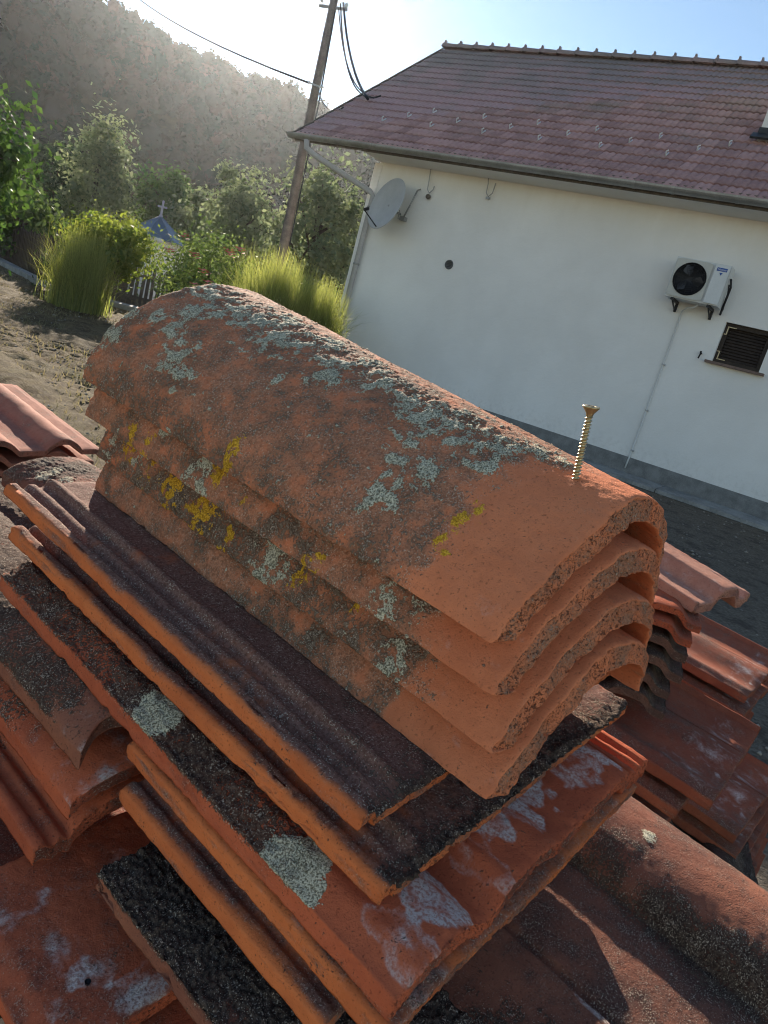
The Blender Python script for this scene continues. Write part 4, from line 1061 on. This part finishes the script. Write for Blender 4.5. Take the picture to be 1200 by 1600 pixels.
# ---------------------------------------------------------------- grooved flat tiles
def box_(x, a, b, e=0.0022): return sstep(a - e, a + e, x) * (1 - sstep(b - e, b + e, x))
def ribs(x): return 0.0052 * box_(x, 0.000, 0.0105) + 0.0042 * box_(x, 0.0165, 0.0245) + 0.0050 * box_(x, 0.0330, 0.0415)
def xw(W): return lambda y: (np.zeros_like(y), np.full_like(y, W))
def crust_flat(mo0, gr0, ef0=0.0, lich=(), side_clean=0.0, ends=0.0, seed=0.0, effs=(), spec=0.0, spots=()):
    def f(x, y, P):
        big = fbm(P, 16, 3, seed); mid = fbm(P, 70, 3, seed + 1)
        mo = mo0 + 0.45 * big + 0.3 * mid
        if side_clean: mo = mo - sstep(side_clean + 0.006, side_clean - 0.006, x) * 1.2
        if ends: mo = mo + ends * np.exp(-y / 0.012)
        for (px_, py_, r, a_) in spots:
            mo = mo + a_ * sstep(1.6, 0.5, np.hypot(x - px_, y - py_) / r + 0.4 * mid)
        li = patches(x, y, P, lich, 0.45, 90) if len(lich) else mo * 0
        if spec: li = np.maximum(li, sstep(0.65, 1.0, fbm(P, 170, 3, 4.0 + seed)) * spec)
        ef = ef0 + 0.3 * mid * (ef0 > 0)
        for (px_, py_, rx_, ry_, a_) in effs:
            d = np.hypot((x - px_) / rx_, (y - py_) / ry_) + 0.35 * fbm(P, 60, 4, seed + 3)
            ef = ef + a_ * sstep(1.3, 0.75, d) * (0.45 + 0.75 * np.abs(d - 0.55))
        gr_ = gr0 + 0.35 * big - (sstep(side_clean + 0.004, side_clean - 0.004, x) * 0.8 if side_clean else 0)
        return mo, li, mo * 0, gr_, np.clip(ef, 0, 1.2)
    return f
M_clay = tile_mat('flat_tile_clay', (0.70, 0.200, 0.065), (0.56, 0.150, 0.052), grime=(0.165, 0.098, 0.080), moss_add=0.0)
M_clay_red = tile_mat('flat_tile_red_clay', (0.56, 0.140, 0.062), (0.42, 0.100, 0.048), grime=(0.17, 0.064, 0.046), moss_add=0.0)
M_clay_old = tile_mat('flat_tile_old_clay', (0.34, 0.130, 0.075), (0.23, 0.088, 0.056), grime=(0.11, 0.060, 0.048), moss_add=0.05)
def u_top(x, y): return ribs(x) * (x < 0.013) + ribs(x) * (x >= 0.013) * sstep(0.004, 0.03, y + 0.3 * np.clip(x - 0.02, 0, 1)) - 0.0015 * box_(x, 0.0105, 0.033) + 0.0015 * np.sin(x * 40)
def flat_tile(name, topf, W, L, nx, ny, th, seed, crust, mat, label, pose, group='grooved flat tiles of the middle stack', **kw):
    me = tile_mesh(name, topf, xw(W), L, nx, ny, th, 8, seed=seed, crust=crust, **kw)
    o = obj(name, me, mat); tag(o, label, 'roof tile', group); put(o, *pose); return o
flat_tile('flat_tile', u_top, 0.30, 0.400, 170, 150, 0.0075, 5.1, crust_flat(-0.05, 0.95, side_clean=0.0025, ends=0.9, seed=1.0, lich=[(0.086, 0.155, 0.0030), (0.066, 0.185, 0.0016)]), M_clay, 'upper grooved tile right under the ridge tiles, orange rim along its left', (0.026, -0.070, 0.0, -0.4))
flat_tile('flat_tile', u_top, 0.31, 0.402, 170, 150, 0.0085, 6.3, crust_flat(-0.02, 0.85, side_clean=0.0025, ends=1.1, seed=2.0), M_clay, 'second grooved tile with moss crumbling on its front edge', (0.004, -0.068, -0.028, 0.2), chip=0.005, amp=2.5)
def m_top(x, y):
    return -0.013 * np.exp(-((x - 0.083) / 0.016) ** 2) + 0.0035 * np.exp(-((x - 0.100) / 0.006) ** 2) - 0.004 * np.exp(-((x - 0.165) / 0.02) ** 2) + 0.002 * np.sin(x * 55) - 0.012 * sstep(0.262, 0.272, x) + 0.0055 * (box_(x, 0.276, 0.283, 0.001) + box_(x, 0.290, 0.297, 0.001) + box_(x, 0.304, 0.312, 0.001)) - 0.006 * sstep(0.02, 0.0, x)
def crust_m1(x, y, P):
    big = fbm(P, 16, 3, 3.0); mid = fbm(P, 70, 3, 4.0)
    dark = sstep(0.055, 0.085, y + 0.02 * big - 0.03 * sstep(0.10, 0.03, x) + 0.02)
    dark = np.maximum(dark * sstep(0.30, 0.10, x), sstep(0.05, 0.09, y))
    mo = dark * (0.80 + 0.35 * big) - 0.4 * (1 - dark)
    li = patches(x, y, P, [(0.012, 0.214, 0.0120), (0.006, 0.085, 0.0110), (0.014, 0.078, 0.010), (0.006, 0.068, 0.007)], 0.30, 90, 0.0, 1.0)
    ef = 0.0 * x
    for (px_, py_, rx_, ry_, a_) in ((0.055, 0.030, 0.020, 0.026, 0.95), (0.100, 0.030, 0.010, 0.028, 0.55), (0.125, 0.045, 0.016, 0.022, 0.85), (0.175, 0.060, 0.026, 0.040, 0.9), (0.232, 0.055, 0.026, 0.042, 0.7), (0.020, 0.015, 0.012, 0.03, 0.6), (0.262, 0.04, 0.01, 0.03, 0.8), (0.155, 0.028, 0.012, 0.016, 0.6)):
        d = np.hypot((x - px_) / rx_, (y - py_) / ry_) + 0.45 * fbm(P, 60, 4, 9.0)
        ef = ef + a_ * sstep(1.25, 0.8, d) * (0.40 + 0.9 * np.abs(d - 0.45))
    return mo, li, mo * 0, 0.05 + 0.3 * big + 0.3 * dark, np.clip(1.75 * ef * (1 - dark * 0.7), 0, 1.3)
flat_tile('flat_tile', m_top, 0.315, 0.412, 190, 170, 0.014, 7.7, crust_m1, M_clay_red, 'broad red tile with white lime bloom along its front and lichen blotches', (-0.027, -0.082, -0.046, 0.0), chip=0.004, pit=0.0018, amp=2.2)
def m_low(x, y): return 0.6 * ribs(x) + 0.004 * np.sin(x * 30)
flat_tile('flat_tile', m_low, 0.30, 0.225, 150, 90, 0.0100, 8.2, crust_flat(0.05, 0.55, ef0=0.35, side_clean=0.0025, seed=5.0, effs=[(0.03, 0.02, 0.02, 0.05, 0.5)]), M_clay, 'tile just under the lime bloomed tile, pale dusty strip along its left', (-0.030, -0.083, -0.0735, 0.0), pit=0.0016)
flat_tile('flat_tile', m_low, 0.30, 0.185, 150, 80, 0.0100, 9.4, crust_flat(0.0, 0.7, side_clean=0.0025, seed=6.0), M_clay, 'lowest orange rimmed tile of the middle stack above the black mossy tile', (0.000, -0.089, -0.098, 0.3), pit=0.0016)

flat_tile('flat_tile', m_low, 0.215, 0.195, 70, 50, 0.014, 31.2, crust_flat(0.1, 0.7, seed=31.0), M_clay, 'added filler tile under the lowest orange rimmed tile, blocking sun from the barrel tile', (0.000, 0.010, -0.1245, 0.0))  # this filler tile and the next are added to keep sun off the barrel tile
flat_tile('flat_tile', m_low, 0.215, 0.195, 70, 50, 0.014, 32.2, crust_flat(0.2, 0.8, seed=32.0), M_clay_old, 'bottommost added filler tile of the middle stack, blocking sun from the barrel tile', (0.006, 0.012, -0.1500, 0.0))
# left: three rolled tiles whose ends peep out from under the middle stack
def l_top(x, y): return 0.020 * np.sqrt(np.clip(1 - ((x - 0.048) / 0.050) ** 2, 0, 1)) + 0.004 * sstep(0.1, 0.2, x)
def crust_l(mo0, near_clean, ef, seed):
    def f(x, y, P):
        big = fbm(P, 18, 3, seed); mid = fbm(P, 80, 3, seed + 1)
        z = sstep(near_clean - 0.01, near_clean + 0.02, y + 0.012 * mid)
        e = ef * (1 - z) * sstep(0.1, 0.0, np.abs(y - 0.02)) * (0.5 + 0.6 * mid)
        return z * (mo0 + 0.4 * big) + 0.02, 0.55 * sstep(0.7, 1.0, fbm(P, 170, 3, 4.0 + seed)) * z, mo0 * 0 * x, 0.25 + 0.3 * mid, e + 0.5 * ef * np.exp(-y / 0.006) * (1 - z)
    return f
gl = 'rolled tiles at the left of the pile'
flat_tile('rolled_tile', l_top, 0.25, 0.42, 130, 170, 0.013, 10.1, crust_l(0.78, 0.035, 0.75, 1.0), M_clay_old, 'mossy rolled tile at left, uppermost of three, pale dusty broken end', (0.208, -0.106, -0.0855, 0.6), gl, chip=0.004, ynear=lambda x: 0.012 * np.sin(x * 70))
flat_tile('rolled_tile', l_top, 0.25, 0.42, 130, 170, 0.013, 11.2, crust_l(0.7, 0.075, 0.75, 2.0), M_clay_red, 'middle rolled tile at left with arched end and greyish bloom', (0.200, -0.113, -0.1165, 0.2), gl, chip=0.003)
def l2_top(x, y): return l_top(x - 0.024, y) * (x > 0.024) + 0.004 * box_(x, 0.0, 0.008) + 0.003 * box_(x, 0.014, 0.020)
flat_tile('rolled_tile', l2_top, 0.27, 0.42, 130, 170, 0.013, 12.6, crust_l(0.65, 0.10, 0.25, 3.0), M_clay_red, 'lowest rolled tile at left with a grooved flange showing', (0.207, -0.128, -0.1475, 0.0), gl, chip=0.004)
# black mossy tile and the red tile with a nail hole in the lower left corner
def d_top(x, y): return 0.006 * np.sin(x * 28 + 0.6) + 0.003 * np.sin(y * 17)
flat_tile('mossy_tile', d_top, 0.12, 0.27, 110, 170, 0.014, 13.3, crust_flat(1.05, 0.9, seed=7.0, spec=0.5), M_clay_old, 'black moss covered tile under the middle stack at the lower left', (-0.105, -0.112, -0.133, 0.0), 'tiles at the foot of the picture', chip=0.008, amp=1.9)
def b_top(x, y): return 0.010 * np.cos((x - 0.07) * 9) + 0.002 * np.sin(y * 40) - 0.006 * sstep(0.015, 0.0, x)
bt = flat_tile('nail_hole_tile', b_top, 0.26, 0.135, 170, 110, 0.014, 14.1, crust_flat(-0.35, 0.45, ef0=0.05, seed=8.0, effs=[(0.015, 0.10, 0.03, 0.012, 0.8), (0.035, 0.055, 0.012, 0.02, 0.8), (0.045, 0.035, 0.012, 0.012, 0.9), (0.06, 0.012, 0.02, 0.012, 0.9), (0.02, 0.03, 0.008, 0.008, 0.8), (0.09, 0.1, 0.04, 0.01, 0.6), (0.075, 0.006, 0.05, 0.006, 0.7)]), M_clay_red, 'dark red tile with chalky marks and a nail hole in the lower left corner', (0.097, -0.170, -0.182, -1.0), 'tiles at the foot of the picture')
mb = MB(); mb.lathe([(0.0018, 0.0006), (0.0015, -0.001), (0.0, -0.0012)], (0.037, 0.030, 0.0125), None, 14); mb.build('nail_hole', M_black, bt)
flat_tile('broken_tile', b_top, 0.26, 0.17, 100, 60, 0.014, 15.4, crust_flat(-0.25, 0.3, seed=9.0), M_clay_red, 'broken orange tile end under the tile with the nail hole', (0.055, -0.155, -0.206, -3.0), 'tiles at the foot of the picture')
flat_tile('broken_tile', b_top, 0.32, 0.40, 90, 90, 0.014, 16.4, crust_flat(-0.1, 0.8, seed=10.0), M_clay_red, 'dull dark red tile lying behind the tile with the nail hole', (0.20, -0.32, -0.222, 2.0), 'tiles at the foot of the picture')
# lower right: a wide tile with a barrel roll
def br_top(x, y): return 0.037 * np.sqrt(np.clip(1 - ((x - 0.312) / 0.058) ** 2, 0, 1)) + 0.002 * np.sin(x * 35) - 0.004 * box_(x, 0.150, 0.156, 0.002) + 0.005 * sstep(0.152, 0.10, x)
def crust_br(x, y, P):
    big = fbm(P, 14, 3, 11.0); mid = fbm(P, 60, 3, 12.0)
    mo = -0.05 + 0.35 * big + 0.75 * np.exp(-((x - 0.262) / 0.022) ** 2) * sstep(-0.5, 0.3, big + 0.3) + 0.7 * sstep(1.3, 0.5, np.hypot((x - 0.06) / 0.05, (y - 0.28) / 0.05) + 0.5 * mid) + 0.8 * sstep(1.3, 0.5, np.hypot((x - 0.09) / 0.035, (y - 0.20) / 0.05) + 0.5 * mid)
    li = patches(x, y, P, [(0.305, 0.30, 0.005)], 0.4, 90)
    ef = 0.9 * sstep(1.2, 0.6, np.hypot((x - 0.148) / 0.004, (y - 0.265) / 0.018) + 0.3 * mid) + 0.7 * sstep(1.2, 0.6, np.hypot((x - 0.16) / 0.003, (y - 0.16) / 0.01) + 0.3 * mid)
    return mo, li, mo * 0, 0.55 + 0.4 * big, ef
flat_tile('barrel_tile', br_top, 0.372, 0.44, 190, 170, 0.014, 17.1, crust_br, M_clay_old, 'wide dark tile with sunlit barrel roll in the lower right corner', (-0.345, -0.022, -0.182, 0.0), 'tiles at the foot of the picture')

# ---------------------------------------------------------------- neighbouring stacks
def s_top(x, y): return 0.022 * (np.sin(np.pi * np.clip((x - 0.012) / 0.072, 0, 1)) ** 0.8 + np.sin(np.pi * np.clip((x - 0.135) / 0.072, 0, 1)) ** 0.8) - 0.004 * sstep(0.235, 0.245, x) + 0.004 * box_(x, 0.243, 0.247, 0.001)
s_me = tile_mesh('wavy_tile', s_top, xw(0.25), 0.41, 70, 50, 0.012, 5, seed=21, crust=crust_flat(-0.1, 0.25, ef0=0.12, seed=21.0))
s_me2 = tile_mesh('wavy_tile', s_top, xw(0.25), 0.41, 70, 50, 0.012, 5, seed=22, crust=crust_flat(0.75, 0.7, seed=22.0), chip=0.005)
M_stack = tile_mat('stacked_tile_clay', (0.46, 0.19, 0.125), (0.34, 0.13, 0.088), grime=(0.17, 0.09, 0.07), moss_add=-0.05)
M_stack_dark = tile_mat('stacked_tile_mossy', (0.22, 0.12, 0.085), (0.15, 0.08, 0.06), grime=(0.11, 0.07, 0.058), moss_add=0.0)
def copies(me, mat, label_f, group, poses, name='wavy_tile'):
    for k, (pose, lab) in enumerate(zip(poses, label_f)):
        m2 = me
        o = bpy.data.objects.new(name, m2); COL.objects.link(o)
        if not m2.materials: m2.materials.append(mat)
        o['label'] = lab; o['category'] = 'roof tile'; o['group'] = group
        put(o, *pose)
ordn = ['uppermost', 'second', 'third', 'fourth', 'fifth', 'sixth', 'seventh', 'eighth', 'ninth', 'tenth']
rj = random.Random(9)
copies(s_me, M_stack, [f'pinkish wavy tile in the sunlit stack at far left, {ordn[k]} from its top' for k in range(9)], 'stack of wavy tiles at far left', [(1.19 + rj.uniform(-0.012, 0.012), 0.225 + rj.uniform(-0.010, 0.010), -0.292 - 0.030 * k, rj.uniform(-1.5, 1.5)) for k in range(9)])
# dome: an old ridge tile lying behind the pile at left
def dome_top(x, y): return 0.010 + 0.019 * np.sqrt(np.clip(1 - ((x - 0.05) / 0.052) ** 2, 0, 1))
flat_tile('old_ridge_tile', dome_top, 0.10, 0.09, 110, 60, 0.014, 23.0, crust_flat(0.35, 0.5, seed=23.0, lich=[(0.03, 0.03, 0.009), (0.022, 0.05, 0.008), (0.035, 0.055, 0.007), (0.018, 0.02, 0.005)], spec=0.6), M_clay_old, 'rounded old ridge tile with pale lichen ring behind the far end of the stack', (0.510, 0.020, -0.081, 6.0), 'tiles behind the pile')
# right: stack turned a quarter, then two stacks lying along the pile
tl = tile_mesh('trough_tile', lambda x, y: 0.0075 * (1 + np.tanh(2.2 * np.cos(x * 2 * np.pi / 0.1)) / 0.976) + 0.002 * np.sin(x * 31) + 0.0 * y, xw(0.25), 0.30, 80, 50, 0.011, 5, seed=25, crust=crust_flat(-0.2, 0.5, seed=25.0))
tl2 = tile_mesh('trough_tile', lambda x, y: 0.0075 * (1 + np.tanh(2.2 * np.cos(x * 2 * np.pi / 0.1)) / 0.976) + 0.002 * np.sin(x * 31) + 0.0 * y, xw(0.25), 0.32, 100, 60, 0.014, 6, seed=26, crust=crust_flat(0.75, 0.9, seed=26.0, spec=0.5), chip=0.006, pit=0.002)
copies(tl, M_clay_red, ['clean reddish trough tile, top one lying under the pink fragment', 'clean reddish trough tile, second one below the pink fragment'], 'quarter turned stack right of the ridge tiles', [(0.281, 0.560, -0.098, -65.0), (0.284, 0.553, -0.117, -66.5)], 'trough_tile')
copies(tl2, M_stack_dark, [f'crusted dark trough tile in the quarter turned stack, {ordn[k]} below the clean ones' for k in range(4)], 'quarter turned stack right of the ridge tiles', [(0.281 - 0.006 * (k % 2), 0.556 - 0.006 * k, -0.139 - 0.0245 * k, -66.0 - k) for k in range(4)], 'trough_tile')
def pk_top(x, y): return 0.020 * sstep(0.045, 0.065, x) * (1 - sstep(0.095, 0.118, x)) + 0.004 * box_(x, 0.0, 0.008, 0.001) + 0.008 * sstep(0.125, 0.135, x)
flat_tile('tile_fragment', pk_top, 0.140, 0.150, 90, 50, 0.015, 27.0, crust_flat(-0.6, 0.0, ef0=0.35, seed=27.0), tile_mat('pink_clay', (0.52, 0.27, 0.19), (0.42, 0.19, 0.13), moss_add=-0.4, grime=(0.25, 0.11, 0.10)), 'sunlit pink ridged tile fragment on top of the right stack', (0.075, 0.675, -0.076, -14.0, 0.0, 2.0), 'quarter turned stack right of the ridge tiles')
def w_top(x, y): return 0.006 * np.cos(x * 2 * np.pi / 0.12) + 0.007 * box_(x, 0.228, 0.235, 0.001) - 0.008 * sstep(0.02, 0.0, x) - 0.005 * box_(x, 0.148, 0.153, 0.001)
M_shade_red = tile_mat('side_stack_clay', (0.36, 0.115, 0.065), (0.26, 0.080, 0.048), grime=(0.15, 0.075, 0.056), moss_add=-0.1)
wt = tile_mesh('bloomed_tile', w_top, xw(0.24), 0.42, 90, 60, 0.016, 6, seed=28, crust=crust_flat(-0.35, 0.45, ef0=0.0, seed=28.0, effs=[(0.04, 0.04, 0.03, 0.05, 0.8), (0.10, 0.03, 0.03, 0.04, 0.9), (0.19, 0.03, 0.03, 0.03, 0.8), (0.15, 0.06, 0.02, 0.06, 0.5)]))
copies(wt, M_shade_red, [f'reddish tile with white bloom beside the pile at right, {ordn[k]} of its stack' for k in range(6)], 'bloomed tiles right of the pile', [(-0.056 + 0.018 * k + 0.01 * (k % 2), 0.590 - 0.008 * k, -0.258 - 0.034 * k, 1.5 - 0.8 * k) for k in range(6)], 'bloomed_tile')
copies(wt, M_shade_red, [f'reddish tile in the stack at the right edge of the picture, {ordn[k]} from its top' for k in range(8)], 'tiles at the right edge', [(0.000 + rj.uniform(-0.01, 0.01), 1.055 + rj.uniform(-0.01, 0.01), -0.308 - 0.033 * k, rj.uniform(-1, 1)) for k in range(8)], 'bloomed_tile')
copies(tl2, M_stack_dark, [f'dark crusted tile low behind the barrel tile at right, {ordn[k]} of its stack' for k in range(4)], 'dark tiles low at the right', [(0.02 - 0.03 * k, 0.52 + 0.02 * k, -0.47 - 0.03 * k, -70.0 + 3 * k) for k in range(4)], 'trough_tile')

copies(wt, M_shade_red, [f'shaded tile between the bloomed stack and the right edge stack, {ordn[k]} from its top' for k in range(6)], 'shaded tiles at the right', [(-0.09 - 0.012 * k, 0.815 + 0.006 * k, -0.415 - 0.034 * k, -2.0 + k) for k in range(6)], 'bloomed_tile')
# rough timber platform that carries the pile
M_timber = plain('rough_timber', (0.07, 0.05, 0.035), 0.9, 0, 0.35, 12, 0.4)
tp = empty('timber_platform', (0, 0, 0)); tag(tp, 'rough timber platform under the tile pile', 'platform')
for k in range(9):
    mb = MB(); mb.box((0, 0, 0), (1.5, 0.135, 0.03)); o = mb.build('deck_board', M_timber, tp); o.matrix_world = PF @ Matrix.Translation((0.40, -0.42 + 0.15 * k * 1.5, -0.95)) ; o.scale = (1, 1.45, 1)
for x, y in ((-0.25, -0.3), (1.05, -0.3), (-0.25, 1.2), (1.05, 1.2)):
    p = PF @ Vector((x, y, -0.97)); mb = MB(); mb.box((p.x, p.y, p.z / 2), (0.1, 0.1, p.z)); mb.build('leg', M_timber, tp)

# ================================================================== AIR
mb = MB(); mb.box((0, 265, 34.0), (900, 800, 70.0))
hz = mb.build('haze', None); hz['kind'] = 'stuff'; tag(hz, 'thin sunlit haze hanging in the air over the village', 'haze', kind='stuff')
hm_ = bpy.data.materials.new('haze_air'); hm_.use_nodes = True; hm_.node_tree.nodes.clear()
ho = hm_.node_tree.nodes.new('ShaderNodeOutputMaterial'); hv = hm_.node_tree.nodes.new('ShaderNodeVolumePrincipled')
hv.inputs['Color'].default_value = (0.86, 0.93, 1.0, 1); hv.inputs['Density'].default_value = 0.00013; hv.inputs['Anisotropy'].default_value = 0.80
hm_.node_tree.links.new(hv.outputs[0], ho.inputs['Volume'])
hm_.cycles.homogeneous_volume = True
hz.data.materials.append(hm_)
